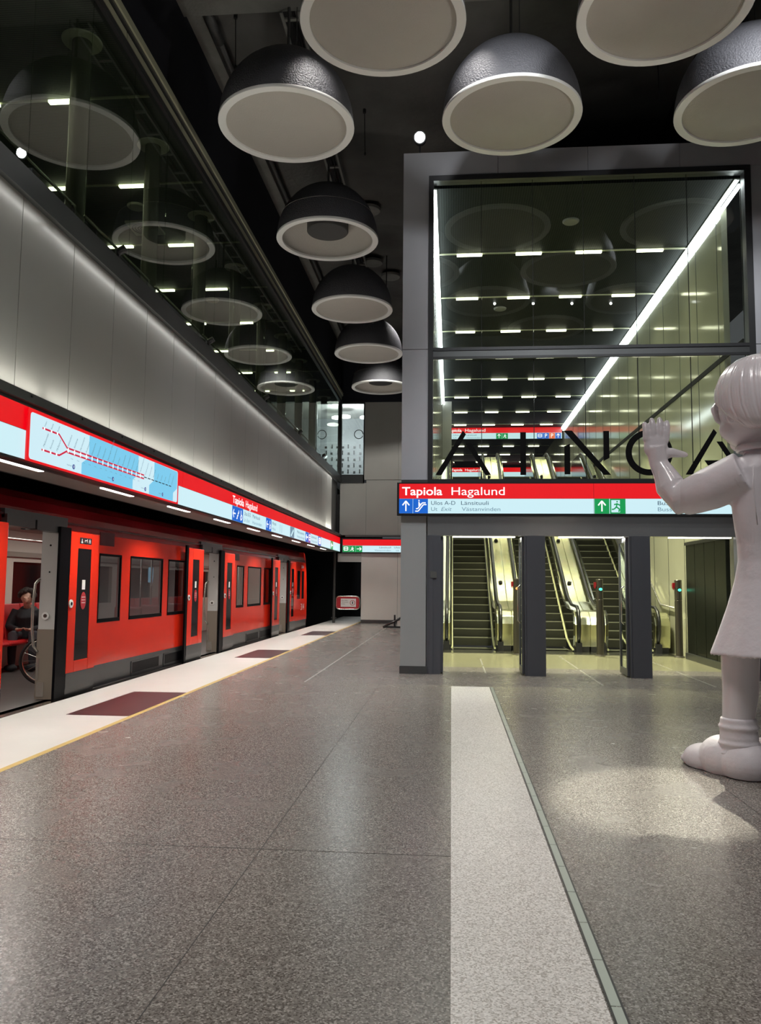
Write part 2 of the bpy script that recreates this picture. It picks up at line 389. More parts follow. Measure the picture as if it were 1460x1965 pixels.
for i, (x, y0, y1) in enumerate(((.545, 13.0, 15.5), (2.13, 11.7, 16.3), (3.7, 11.8, 16.3))):
    S('trim_%d' % (5+i), MB().box(x-.012, x+.012, y0, y0+(y1-y0)*.44, -.01, .002).box(x-.012, x+.012, y0+(y1-y0)*.5, y1, -.01, .002), 'steel_strip')
for i, y in enumerate((1.55, 8.25, 14.85, 21.5)):
    tag(MB().box(-4.02, YW-.062, y, y+1.82, -.01, .0025).build('floor_plate', 'dark_tile'),
        ['dark maroon floor plate out of view beside the camera', 'dark maroon rectangular plate in the white platform edge by the nearest train door',
         'dark maroon plate in the white platform edge by the second train door', 'small black plate in the white platform edge at the far end'][i], 'floor marking')
led = thing('floor_light_line', 'thin line of glass lamp segments let into the floor along the pale terrazzo band', 'light', (.55, 6, 0))
MB().box(.525, .533, -1, 11.2, -.01, .003).box(.567, .575, -1, 11.2, -.01, .003).build('channel', 'dark_metal', led)
y = .2
while y < 11.1:
    MB().box(.533, .567, y, y+.325, -.01, .0025).build('glass_segment', 'led_floor', led); y += .335
S('floor_track', MB().box(-8.6, EX, -2, 40, -1.3, -1.1), 'black')
S('wall_track', MB().box(-8.7, -8.6, -2, 40, -1.3, 4.9), 'black')
S('wall_platform_edge', MB().box(EX-.02, EX, -2, 34, -1.3, -.3), 'black')

# left: soffit over the platform edge, panel wall, glazing
S('ceiling_soffit', MB().box(-4.62, -4.02, -2, YE, 2.52, 2.56), 'wall_panel_matt')
S('wall_void', MB().box(-4.66, -4.62, -2, YE, 2.52, 4.9).box(-8.6, -4.62, -2, 40, 4.6, 4.9), 'black')
for i, y in enumerate(SOFFIT_Y):
    tag(MB().box(-4.21, -4.15, y-.45, y+.45, 2.505, 2.525).build('soffit_light', 'soffit_light'),
        'recessed linear lamp above the platform edge, %s from the camera' % ['first', 'second', 'third', 'fourth', 'fifth', 'sixth', 'seventh', 'eighth', 'ninth', 'tenth', 'eleventh'][i], 'light', 'linear lamps in the soffit over the platform edge')
seams = [6.98-2.08*2+1.04*i for i in range(-3, 24)]
for i in range(len(seams)-1):
    a, b = seams[i], min(seams[i+1], YE)
    if a < YE: S('wall_left', MB().box(-4.1, -4.04, a+.006, b-.006, 3.12, 5.02), 'wall_panel')
S('wall_left_backing', MB().box(-4.2, -4.1, -2, YE, 2.56, 5.0), 'dark_metal')
def rivets(mb, ys, x, z):
    for y in ys: mb.tube((x, y, z), (x+.012, y, z), .012, 8)
S('trim_8', MB().box(-4.1, -3.96, -2, YE, 5.02, 5.17).box(-3.965, -3.95, -2, YE, 4.995, 5.17).box(-4.1, -3.98, -2, YE, 5.19, 5.27), 'trim_metal')
tr = S('trim_9', MB().box(-4.1, -3.93, -2, YE, 3.06, 3.15), 'trim_metal')
mb = MB(); rivets(mb, [y+.12 for y in seams if y < YE], -3.93, 3.12); mb.build('rivet', 'dark_metal', tr)
# glazing, left
w1 = struct_root('window_1', (-4.03, 12, 5.27))
panes_y = [7.0-3.6+1.2*i for i in range(-4, 22)]
for a in panes_y:
    b = min(a+1.19, YE)
    if a < YE-.1: MB().box(-4.036, -4.024, a, b, 5.25, 7.93).build('pane', 'left_glass', w1)
MB().box(-4.06, -3.99, -2, YE, 5.17, 5.25).build('lower_rail', 'dark_metal', w1)
MB().box(-4.08, -3.98, -2, YE, 7.93, 8.02).build('upper_rail', 'dark_metal', w1)
MB().box(-4.08, -3.95, YE-.12, YE, 5.02, 7.99).build('corner_post', 'dark_metal', w1)
mb = MB()
for i in range(15):
    a = -1+2.0*i; mb.box(-4.10, -3.985, a+.01, min(a+1.99, YE), 8.04, 8.13)
S('trim_10', mb, 'frame_green')
S('trim_11', MB().box(-4.10, -3.955, -2, YE, 8.15, 8.19), 'dark_metal')
S('trim_12', MB().box(-4.10, -3.93, -2, YE, 8.19, 8.29), 'frame_green')
S('wall_left_upper', MB().box(-4.2, -4.02, -2, YE, 8.29, 10.05), 'navy')
# mezzanine behind the left glazing
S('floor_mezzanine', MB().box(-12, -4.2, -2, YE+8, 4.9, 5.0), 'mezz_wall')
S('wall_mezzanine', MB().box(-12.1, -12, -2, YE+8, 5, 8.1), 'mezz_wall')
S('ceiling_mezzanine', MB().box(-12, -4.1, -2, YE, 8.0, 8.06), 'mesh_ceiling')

# end wall
S('wall_end', MB().box(-3.13, -1.9, YE, YE+.1, 5.12, 7.95).box(-1.895, 0, YE, YE+.1, 5.12, 7.95), 'wall_panel_matt')
S('wall_end_middle', MB().box(-4.0, -3.055, YE, YE+.1, 3.12, 5.0).box(-3.05, -1.9, YE, YE+.1, 3.12, 5.1).box(-1.895, 0, YE, YE+.1, 3.12, 5.1), 'wall_panel_matt')
S('wall_end_lower', MB().box(-3.2, -1.91, YE, YE+.1, .12, 2.5).box(-1.9, 0, YE, YE+.1, .12, 2.5), 'white_gloss')
S('baseboard_end', MB().box(-3.2, 0, YE-.01, YE+.1, 0, .12), 'trim_metal')
S('trim_13', MB().box(-4.05, -3.2, YE-.02, YE+.1, 2.16, 2.46), 'wall_panel')
S('wall_end_upper', MB().box(-4.02, 6, YE, YE+.1, 7.97, 10.05), 'navy')
S('wall_tunnel', MB().box(-8.6, -3.1, 36, 36.1, -1.3, 4.6).box(-3.2, -3.1, YE+.1, 36, 0, 2.6), 'black')
S('wall_tunnel_upper', MB().box(-8.6, -3.2, YE+.1, YE+.2, 2.56, 4.6), 'black')
w3 = struct_root('window_3', (-3.5, YE, 5.0))
MB().box(-4.02, -3.13, YE+.01, YE+.022, 5.1, 7.9).build('pane', 'end_glass', w3)
MB().box(-4.02, -3.98, YE-.03, YE+.05, 5.0, 7.95).box(-3.17, -3.13, YE-.03, YE+.05, 5.0, 7.95).box(-4.02, -3.13, YE-.03, YE+.05, 7.9, 7.97).box(-4.02, -3.13, YE-.03, YE+.05, 5.0, 5.3).build('frame', 'dark_metal', w3)
# room behind that window
S('wall_upper_room', MB().box(-8, -1.5, 34, 34.1, 4.9, 8.6).box(-1.5, -1.4, YE+.1, 34, 4.9, 8.6), 'poster_grey')
S('ceiling_upper_room', MB().box(-8, -1.5, YE+.2, 34, 8.5, 8.6), 'hall_white')
spot('upper_room_uplight', (-4.2, 30.5, 7.2), (-4.2, 31.5, 8.5), 500, COOL, 150, .9, .2)  # no fixture modelled; aimed at the ceiling of this room
for i, (x, y) in enumerate(((-3.75, 29.9), (-4.3, 31.6), (-3.45, 31.8), (-5.0, 33.2))):
    tag(MB().lathe([(.24, 0), (.25, .02), (.25, .06), (.2, .08)], (x, y, 8.2 if i == 0 else 8.05), 24).build('disc_lamp', 'lamp_soft', smooth='auto'),
        'round white lamp in the bright room behind the end window, %s in depth' % ['first', 'second', 'third', 'fourth'][i], 'light', 'round lamps in the room behind the end window')
mb = MB()
mb.path([(-3.35+.16*math.cos(a*.35), YE-.005+.03, 6.78+.16*math.sin(a*.35)) for a in range(18)], .014, 8)
mb.build('round_emblem', 'black', w3)
S('baseboard_upper_room', MB().box(-8, -1.5, 33.8, 33.99, 4.9, 6.0), 'black')
bf = thing('building_mural', 'grey mural of a building front with small windows behind the end window', 'mural', (-4.5, 33.9, 5))
MB().box(-6.4, -2.0, 33.9, 33.98, 6.0, 7.4).prism([(-6.4, 7.4), (-5.6, 7.6), (-2.0, 7.5), (-2, 7.4)], 'y', 33.9, 33.98).build('facade', 'poster_grey', bf)
for r in range(5):
    for c in range(15):
        x = -6.2+.25*c; z = 6.1+.27*r; h = .17 if (r+c) % 2 else .09
        MB().box(x, x+(.05 if (r+c) % 2 else .09), 33.87, 33.9, z, z+h).build('window_opening', 'dark_metal', bf)

# concrete ceiling and its fittings
S('ceiling', MB().box(-4.2, 9.1, -2, YE, 10.05, 10.25), 'concrete')
S('ceiling_beam', MB().box(-4.1, 8, 10.3, 11.05, 9.86, 10.05), 'concrete_light')
S('trim_14', MB().box(-4.02, -3.78, 11.05, YE, 9.95, 10.05), 'concrete_light')
S('wall_right_upper', MB().box(3.95, 4.15, 11.05, YE, 8.9, 10.05), 'navy')
pp = thing('ceiling_pipe', 'dark pipe running along the concrete ceiling above the left dome row', 'pipe', (-3.7, 18, 9.9))
MB().tube((-3.66, 11.05, 9.9), (-3.66, YE, 9.9), .05, 12).build('tube', 'pipe', pp, True)
MB().tube((-3.66, 11.1, 9.9), (-3.66, 11.7, 9.9), .075, 12).build('coupling', 'pipe', pp, True)
tr = thing('cable_tray', 'pale ladder shaped cable tray under the concrete ceiling', 'cable tray', (-2.4, 18, 9.9))
MB().box(-2.56, -2.52, 11.05, YE, 9.84, 9.92).build('side_rail', 'cable_tray', tr); MB().box(-2.30, -2.26, 11.05, YE, 9.84, 9.92).build('side_rail', 'cable_tray', tr)
for i in range(24): MB().box(-2.52, -2.30, 11.2+.72*i, 11.26+.72*i, 9.85, 9.88).build('rung', 'cable_tray', tr)
MB().box(-2.52, -2.42, 11.05, YE, 9.88, 9.90).tube((-2.37, 11.05, 9.9), (-2.37, YE, 9.9), .025, 8).build('cable', 'black', tr)
for i, (x, y) in enumerate(((-2.1, 20.6), (-1.7, 21.6), (-1.9, 17.6))):
    tag(MB().lathe([(.0, 0), (.2, .01), (.26, .04), (.27, .1), (.1, .16)], (x, y, 9.85), 24).build('ceiling_disc', 'concrete_light', smooth='auto'),
        ['shallow pale disc under the concrete ceiling behind the third left dome', 'farther shallow pale disc under the concrete ceiling near the portal', 'shallow pale disc under the concrete ceiling behind the second left dome'][i], 'ceiling fitting', 'pale discs under the concrete ceiling')
for i, (x, y) in enumerate(((-3.3, 11.3), (-1.6, 13.9), (3.3, 12.6))):
    r = MB().tube((x, y, 10.05), (x+.02, y, 9.2), .008, 8).ell((x+.02, y, 9.2), (.02, .02, .035), 8, 6).tube((x, y, 10.05), (x, y, 9.98), .03, 8)
    tag(r.build('hanging_rod', 'black', smooth='auto'), ['thin black rod hanging above the nearest left dome lamp', 'thin black rod hanging left of the portal top', 'thin black rod hanging above the portal, right side'][i], 'rod', 'thin rods hanging from the concrete ceiling')

# domes
def make_dome(drum, loc, label, group):
    t = thing('ceiling_dome', label, 'lamp', loc, group); X, Y, Z = loc; c = loc
    R = .975
    prof = [(R, 0.0), (R+.004, .03)]+[(R*math.cos(a), .03+1.06*math.sin(a)) for a in [PI/2*i/16 for i in range(1, 16)]]+[(.02, 1.09), (0.02, 1.05)]
    if drum:
        prof += [(.93*math.cos(a), .05+.97*math.sin(a)) for a in [PI/2*i/12 for i in range(11, 0, -1)]]+[(.93, .03)]
        inner = MB().lathe([(.89, .02)]+[(.90*math.cos(a), .02+.42*math.sin(a)) for a in [PI/2*i/12 for i in range(1, 12)]]+[(.03, .44), (.03, .46), (.9, .46)], c, 56, False, False)
        inner.build('reflector', 'dome_face', t, True)
        MB().lathe([(.0, .17), (.385, .17), (.4, .185), (.4, .42), (.0, .42)], c, 40).build('drum', 'drum_dark', t, 'auto')
    else:
        MB().lathe([(0, .028), (.87, .028), (.885, .035), (.885, .06), (0, .06)], c, 56).build('reflector', 'dome_face', t, 'auto')
    MB().lathe(prof, c, 56, False, False).build('shell', 'dome_shell', t, True)
    MB().lathe([(.872, .0), (.978, .0), (.984, .012), (.98, .045), (.88, .05), (.868, .02)], c, 64, True).build('rim', 'dome_rim', t, 'auto')
    MB().tube((X, Y, Z+1.05), (X, Y, 10.05), .022, 8).tube((X+.12, Y, Z+1.05), (X+.12, Y, 10.05), .008, 6).build('hanger', 'pipe', t)
    return t
dl = ['nearest dark dome lamp of the left row, flat beige underside and no drum',
      'dark dome lamp with a black drum inside, second in the left row', 'plain dark dome lamp, third in the left row',
      'plain dark dome lamp, fourth in the left row', 'farthest dark dome lamp of the left row, with a black drum inside',
      'large dome lamp cut by the top edge, left of the glaring spotlight', 'dome lamp overlapping the top edge of the glass portal, right of the glaring spotlight',
      'large pale dome lamp cut by the top edge at the upper right corner', 'dome lamp cut by the right edge above the portal corner']
for i, (x, y, k) in enumerate(DOMES):
    lab = dl[i] if i < len(dl) else 'dome lamp behind the top edge of the view, seen only mirrored in glass'
    make_dome(k, (x, y, 8.0), lab, 'dome lamps hung from the concrete ceiling' if i < len(dl) else 'dome lamps seen only as reflections')

# ------------------------------------------------------------------ back-lit signs
UY = (Vector((0, 1, 0)), Vector((0, 0, 1))); UX = (Vector((1, 0, 0)), Vector((0, 0, 1)))
def sq(parent, o, uv, w, h, m, name='pictogram'):
    return plate(o, uv[0], uv[1], w, h, .004).build(name, m, parent)
def off(o, uv, a, b): return Vector(o)+uv[0]*a+uv[1]*b
def picto(parent, o, uv, w, h, m, segs, kind='sign_letter', lw=.1):
    """square pictogram with a mark drawn in 0..1 units"""
    s = sq(parent, o, uv, w, h, m); LOC[s.name] = LOC[parent.name]
    strokes(o, uv[0], uv[1], [(a*w, b*h, c*w, d*h) for a, b, c, d in segs], lw*w, kind, s)
    return s
UP = [(.5, .15, .5, .85), (.5, .85, .25, .55), (.5, .85, .75, .55)]
LEFT = [(.15, .5, .85, .5), (.15, .5, .42, .78), (.15, .5, .42, .22)]
RIGHT = [(.15, .5, .85, .5), (.85, .5, .58, .78), (.85, .5, .58, .22)]
ESCAL = [(.15, .15, .35, .15), (.35, .15, .7, .6), (.7, .6, .9, .6), (.2, .32, .32, .32), (.32, .32, .62, .72), (.62, .72, .85, .72), (.4, .5, .4, .8), (.36, .88, .44, .88), (.4, .7, .5, .6)]
RUN = [(.45, .8, .55, .8), (.5, .7, .45, .45), (.5, .65, .7, .55), (.5, .65, .3, .6), (.45, .45, .65, .3), (.65, .3, .6, .12), (.45, .45, .3, .3), (.3, .3, .15, .28)]
BUS = [(.2, .3, .2, .8), (.2, .8, .8, .8), (.8, .8, .8, .3), (.8, .3, .2, .3), (.2, .55, .8, .55), (.3, .22, .38, .22), (.62, .22, .7, .22)]
WHEEL = [(.4, .85, .4, .5), (.4, .5, .65, .5), (.65, .5, .75, .25), (.3, .45, .25, .3), (.25, .3, .4, .15), (.4, .15, .58, .25)]
STAIR = [(.15, .2, .35, .2), (.35, .2, .35, .4), (.35, .4, .55, .4), (.55, .4, .55, .6), (.55, .6, .75, .6), (.75, .6, .75, .8)]
PEE = [(.35, .15, .35, .85), (.35, .85, .65, .78), (.65, .78, .65, .55), (.65, .55, .35, .5)]

# left sign band over the train side
ls = thing('station_sign', 'very long backlit red and white station sign band running above the train', 'sign', (-4.0, 12, 2.52))
LX = -3.97; y_s = [-2, 4.2, 11.5, 18.9, 24.6, YE-.06]
MB().box(-4.1, LX, -2, YE, 2.50, 3.06).build('housing', 'dark_metal', ls)
for i in range(5):
    sq(ls, (LX, y_s[i]+.006, 2.80), UY, y_s[i+1]-y_s[i]-.012, .225, 'sign_red', 'red_band')
    sq(ls, (LX, y_s[i]+.006, 2.525), UY, y_s[i+1]-y_s[i]-.012, .27, 'sign_white', 'white_band')
F4 = LX+.005
text('Tapiola', (F4, 14.23, 2.845), UY[0], UY[1], .135, 'sign_letter', ls, .80, .012)
text('Hagalund', (F4, 15.17, 2.845), UY[0], UY[1], .135, 'sign_letter', ls, .92)
for i, (seg) in enumerate((LEFT, STAIR, WHEEL)): picto(ls, (F4, 14.22+.25*i, 2.525), UY, .245, .265, 'sign_blue', seg)
text('Ulos B-D', (F4, 15.06, 2.685), UY[0], UY[1], .075, 'sign_ink', ls, .50); text('Merituuli', (F4, 15.72, 2.685), UY[0], UY[1], .075, 'sign_ink', ls, .62)
text('Ut', (F4, 15.06, 2.565), UY[0], UY[1], .07, 'sign_ink_pale', ls, .12); text('Exit', (F4, 15.25, 2.565), UY[0], UY[1], .07, 'sign_ink_pale', ls, .25, 0, .3); text('Havsvinden', (F4, 15.72, 2.565), UY[0], UY[1], .07, 'sign_ink_pale', ls, .8)
for i, seg in enumerate((LEFT, WHEEL)): picto(ls, (F4, 16.90+.25*i, 2.525), UY, .245, .265, 'sign_blue', seg)
text('Hissi', (F4, 17.5, 2.685), UY[0], UY[1], .075, 'sign_ink', ls, .4); text('Hiss', (F4, 17.5, 2.565), UY[0], UY[1], .07, 'sign_ink_pale', ls, .35)
text('1', (F4, 18.3, 2.56), UY[0], UY[1], .19, 'sign_ink_pale', ls); text('1', (F4, 18.5, 2.56), UY[0], UY[1], .19, 'sign_ink_pale', ls)
picto(ls, (F4, 19.5, 2.525), UY, .5, .265, 'sign_ink_pale', STAIR, 'sign_white')
picto(ls, (F4, 21.6, 2.525), UY, .4, .265, 'sign_blue', LEFT); picto(ls, (F4, 22.05, 2.525), UY, .3, .265, 'sign_purple', BUS)
text('Merituulentie', (F4, 20.4, 2.68), UY[0], UY[1], .075, 'sign_ink', ls, 1.0); text('Havsvindsvägen', (F4, 20.4, 2.565), UY[0], UY[1], .07, 'sign_ink_pale', ls, 1.1)
text('Länsituuli', (F4, 22.5, 2.68), UY[0], UY[1], .075, 'sign_ink', ls, .9); text('Västanvinden', (F4, 22.5, 2.565), UY[0], UY[1], .07, 'sign_ink_pale', ls, 1.0)
picto(ls, (F4, 23.7, 2.525), UY, .5, .265, 'sign_blue', BUS)
picto(ls, (F4, 26.2, 2.525), UY, .5, .265, 'sign_green', LEFT)
# route map panel fixed on the band
LX += .012
rm = thing('route_map', 'backlit metro route map panel with slanted station names on the left sign band', 'map', (LX+.012, 9.1, 2.52))
MB().box(LX+.004, LX+.02, 7.07, 11.24, 2.515, 3.015).build('red_border', 'sign_red', rm)
RX = LX+.02
def rrect(w, h, r, k=5):
    p = []
    for cx, cy, a0 in ((w-r, r, -90), (w-r, h-r, 0), (r, h-r, 90), (r, r, 180)):
        for i in range(k+1):
            a = math.radians(a0+90*i/k); p.append((cx+r*math.cos(a), cy+r*math.sin(a)))
    return p
vs, fs = poly_on((RX, 7.11, 2.535), UY[0], UY[1], rrect(4.08, .445, .035), .001)
MB().add(vs, fs).build('map_face', 'map_white', rm)
for y0, y1, slant in ((8.34, 9.72, .0), (10.27, 11.17, .0)):
    b = .2 if y0 < 9 else .06
    vs, fs = poly_on((RX, 0, 2.535), UY[0], UY[1], [(y0-.16, 0), (y1-.16, 0), (y1-.16, .12), (y1, .2), (y1, .445 if y0 < 9 else .435), (y0, .445 if y0 < 9 else .445), (y0, .2), (y0-.16, .12)], .003)
    MB().add(vs, fs).build('blue_zone', 'map_blue', rm)
def mline(segs, w, m, name, d): return strokes((RX, 0, 2.535), UY[0], UY[1], segs, w, m, rm, name, d)
zc = .195
mline([(7.33, .33, 7.66, .33), (7.66, .33, 7.84, .222), (7.33, .12, 7.68, .12), (7.68, .12, 7.84, .19), (7.84, .222, 9.92, .222), (7.84, .178, 9.92, .178)], .018, 'map_line_red', 'line', .004)
mline([(9.92+.13*i, .2, 9.92+.13*i+.09, .2) for i in range(8)], .012, 'map_line_black', 'dashed_line', .004)
mb = MB()
stops = [(7.36, .33), (7.50, .33), (7.62, .33), (7.36, .12), (7.50, .12), (7.62, .12)]+[(7.86+.138*i, .2) for i in range(15)]
for yy, zz in stops:
    w_, h_ = (.022, .022) if zz != .2 else (.016, .05)
    vs, fs = poly_on((RX, yy-w_/2, 2.535+zz-h_/2), UY[0], UY[1], [(0, 0), (w_, 0), (w_, h_), (0, h_)], .007); mb.add(vs, fs)
mb.build('station_marks', 'sign_letter', rm)
NA = ['Itäkeskus', 'Siilitie', 'Herttoniemi', 'Kulosaari', 'Kalasatama', 'Sörnäinen', 'Hakaniemi', 'Helsingin yliopisto', 'Rautatientori', 'Kamppi', 'Ruoholahti', 'Lauttasaari', 'Koivusaari', 'Keilaniemi', 'Aalto-yliopisto']
SL = (Vector((0, .55, 1.0)).normalized(), Vector((0, -1.0, .55)).normalized())
for i, s in enumerate(NA): text(s, (RX+.007, 7.86+.138*i, 2.535+.24), SL[0], SL[1], .026, 'map_ink', rm, .016*len(s), name='station_name')
for i, s in enumerate(('Vuosaari', 'Rastila', 'Puotila')): text(s, (RX+.007, 7.37+.13*i, 2.535+.345), SL[0], SL[1], .022, 'map_ink', rm, .07, name='station_name')
for i, s in enumerate(('Mellunmäki', 'Kontula', 'Myllypuro')): text(s, (RX+.007, 7.37+.13*i, 2.535+.15), SL[0], SL[1], .026, 'map_ink', rm, .016*len(s), name='station_name')
for i, s in enumerate(('Urheilupuisto', 'Niittykumpu', 'Matinkylä', 'Finnoo', 'Kaitaa', 'Soukka', 'Espoonlahti', 'Kivenlahti')): text(s, (RX+.007, 9.96+.14*i, 2.535+.225), SL[0], SL[1], .026, 'map_ink', rm, .015*len(s), name='station_name')
for yy, ch in ((8.0, 'B'), (8.98, 'A'), (9.98, 'B'), (10.6, 'C')):
    m_ = MB().tube((RX, yy, 2.585), (RX+.006, yy, 2.585), .026, 20).build('zone_badge', 'map_dark_blue', rm); LOC[m_.name] = LOC[rm.name]
    text(ch, (RX+.008, yy-.012, 2.572), UY[0], UY[1], .026, 'sign_letter', m_)
    text('Vyöhyke', (RX+.007, yy-.16, 2.58), UY[0], UY[1], .014, 'map_ink', rm, .11)
for i in range(14): text('%d min' % (2*i+2), (RX+.007, 7.92+.138*i, 2.655), UY[0], UY[1], .012, 'map_ink', rm, .05, name='minutes')

LX -= .012
# end wall sign
es = thing('station_sign', 'small red and white backlit sign with green exit pictograms on the far end wall', 'sign', (-2.6, YE, 2.5))
EY = YE-.1
MB().box(-3.9, -1.5, EY, YE, 2.47, 3.0).build('housing', 'dark_metal', es)
sq(es, (-3.86, EY, 2.745), UX, 2.3, .215, 'sign_red', 'red_band'); sq(es, (-3.86, EY, 2.51), UX, 2.3, .23, 'sign_white', 'white_band')
for i, seg in enumerate((BUS, RUN, RIGHT)): picto(es, (-3.86+.235*i, EY-.005, 2.51), UX, .23, .225, 'sign_green', seg)
text('Länsituuli', (-2.55, EY-.006, 2.65), UX[0], UX[1], .06, 'sign_ink', es, .42); text('Ulos', (-2.02, EY-.006, 2.65), UX[0], UX[1], .06, 'sign_ink', es, .2)
text('Västanvinden', (-2.72, EY-.006, 2.55), UX[0], UX[1], .055, 'sign_ink_pale', es, .58); text('Ut', (-1.95, EY-.006, 2.55), UX[0], UX[1], .055, 'sign_ink_pale', es, .1)
ru = MB().box(-3.78, -1.8, YE-.12, YE, 3.05, 3.12)
S('trim_15', ru, 'trim_metal')

# ------------------------------------------------------------------ portal box with glazing
FY = 12.75
S('wall_portal', MB().box(-.8, -.38, FY, 13.0, 5.20, 8.53).box(-.8, -.38, FY, 13.0, 3.03, 5.19)
  .box(-.38, .75, FY, 13.0, 8.12, 8.53).box(.755, 2.2, FY, 13.0, 8.12, 8.53).box(2.205, 3.65, FY, 13.0, 8.12, 8.53).box(3.655, 5.6, FY, 13.0, 8.12, 8.53)
  .box(4.74, 5.6, FY, 13.0, 5.2, 8.115).box(4.74, 5.6, FY, 13.0, 2.5, 5.19), 'portal_panel')
S('wall_portal_side', MB().box(-.8, -.42, 13.0, YE, .0, 8.53), 'portal_panel')
S('wall_portal_top', MB().box(-.8, 5.6, 13.0, 16, 8.45, 8.53), 'dark_metal')
S('wall_portal_column', MB().box(-.8, -.40, FY-.02, FY+.2, .12, 2.95), 'portal_gloss')
S('baseboard_portal', MB().box(-.81, -.38, FY-.03, FY+.2, 0, .12), 'trim_metal')
S('trim_16', MB().box(-.8, -.38, FY-.02, FY+.1, 2.95, 3.06), 'trim_metal')
S('wall_portal_right', MB().box(4.72, 5.6, FY, 13.9, 0, 2.5), 'portal_gloss')
S('trim_17', MB().box(-.38, 4.74, FY-.01, 12.95, 2.17, 2.5), 'brushed_steel')
S('ceiling_entry', MB().box(-.38, 4.7, 12.95, 13.6, 2.24, 2.5), 'hall_white')
w2 = struct_root('window_2', (2.1, 12.8, 3.07))
MB().box(-.38, -.30, 12.73, 12.9, 3.0, 8.12).build('frame_side', 'dark_metal', w2); MB().box(4.64, 4.74, 12.73, 12.9, 3.0, 8.12).build('frame_side', 'dark_metal', w2)
MB().box(-.30, 4.64, 12.73, 12.9, 8.03, 8.12).build('frame_top', 'dark_metal', w2); MB().box(-.30, 4.64, 12.73, 12.9, 2.98, 3.07).build('frame_bottom', 'dark_metal', w2)
MB().box(-.30, 4.64, 12.72, 12.76, 5.16, 5.21).box(-.30, 4.64, 12.72, 12.76, 5.02, 5.06).build('transom_lip', 'dark_metal', w2)
MB().box(-.30, 4.64, 12.735, 12.9, 5.06, 5.16).build('transom', 'trim_metal', w2)
mx = [-.30, .48, 1.31, 2.12, 2.94, 3.76, 4.64]
for i in range(6):
    for z0, z1 in ((3.07, 5.02), (5.21, 8.03)):
        MB().box(mx[i]+.006, mx[i+1]-.006, 12.80, 12.812, z0, z1).build('pane', 'portal_glass', w2)
mb = MB()
for x in mx[1:-1]: mb.box(x-.005, x+.005, 12.797, 12.815, 3.07, 5.02).box(x-.004, x+.004, 12.797, 12.815, 5.21, 8.03)
mb.build('pane_joint', 'black', w2)
LT = dict(A=[[(-0.26, 3.14), (-0.16, 3.14), (0.23, 3.8), (0.18, 3.86)], [(0.22, 3.66), (0.31, 3.66), (0.63, 3.14), (0.54, 3.14)], [(0.03, 3.365), (0.38, 3.365), (0.42, 3.285), (0.08, 3.285)]],
          I=[[(1.09, 3.83), (1.18, 3.83), (1.18, 3.14), (1.09, 3.14)]],
          N=[[(1.78, 3.6), (1.87, 3.64), (1.87, 3.15), (1.78, 3.15)], [(1.77, 3.85), (1.9, 3.85), (2.5, 3.14), (2.39, 3.14)], [(2.39, 3.84), (2.48, 3.84), (2.48, 3.41), (2.39, 3.36)]])
def letter(polys):
    mb = MB()
    for p in polys: mb.prism([(x, z) for x, z in p], 'y', 12.792, 12.797)
    return mb.build('glass_letter', 'letter_black', w2)
for k in 'AIN': letter(LT[k])
mb = MB(); n = 48
for i in range(n):
    a, b = 2*PI*i/n, 2*PI*(i+1)/n; mb.prism([(3.09+.362*math.cos(a), 3.49+.362*math.sin(a)), (3.09+.362*math.cos(b), 3.49+.362*math.sin(b)), (3.09+.265*math.cos(b), 3.49+.265*math.sin(b)), (3.09+.265*math.cos(a), 3.49+.265*math.sin(a))], 'y', 12.792, 12.797)
mb.build('glass_letter', 'letter_black', w2)
letter([[(x+3.90, z) for x, z in p] for p in LT['A']])

ps = thing('station_sign', 'large red and white backlit station sign above the escalator entrance', 'sign', (2.1, 12.7, 2.47))
PY = 12.62
MB().box(-.86, 5.2, PY, 12.74, 2.48, 3.0).build('housing', 'black', ps)
for a, b in ((-.825, 2.195), (2.2, 5.16)):
    sq(ps, (a, PY, 2.745), UX, b-a, .235, 'sign_red', 'red_band'); sq(ps, (a, PY, 2.51), UX, b-a, .232, 'sign_white', 'white_band')
f = PY-.005
text('Tapiola', (-.78, f, 2.80), UX[0], UX[1], .128, 'sign_letter', ps, .635, .014)
text('Hagalund', (0.0, f, 2.80), UX[0], UX[1], .128, 'sign_letter', ps, .83)
picto(ps, (-.825, f, 2.51), UX, .215, .23, 'sign_blue', UP, lw=.09); picto(ps, (-.605, f, 2.51), UX, .235, .23, 'sign_blue', ESCAL, lw=.07)
text('Ulos A-D', (-.32, f, 2.645), UX[0], UX[1], .062, 'sign_ink', ps, .38); text('Länsituuli', (.15, f, 2.645), UX[0], UX[1], .062, 'sign_ink', ps, .43)
text('Ut', (-.32, f, 2.55), UX[0], UX[1], .06, 'sign_ink_pale', ps, .1); text('Exit', (-.165, f, 2.55), UX[0], UX[1], .06, 'sign_ink_pale', ps, .17, 0, .3); text('Västanvinden', (.16, f, 2.55), UX[0], UX[1], .06, 'sign_ink_pale', ps, .6)
picto(ps, (2.205, f, 2.51), UX, .225, .232, 'sign_green', UP, lw=.09)
g = sq(ps, (2.44, f, 2.51), UX, .235, .232, 'sign_green'); LOC[g.name] = LOC[ps.name]
sq(g, (2.46, f-.004, 2.53), UX, .13, .19, 'sign_white', 'pictogram_door')
strokes((2.44, f-.004, 2.51), UX[0], UX[1], [(a*.235-.03+.02, b*.232, c*.235-.01, d*.232) for a, b, c, d in RUN], .02, 'sign_green', g)
text('Bussiterminaali', (3.16, f, 2.645), UX[0], UX[1], .062, 'sign_ink', ps, .72); text('Bussterminal', (3.16, f, 2.55), UX[0], UX[1], .06, 'sign_ink_pale', ps, .62)

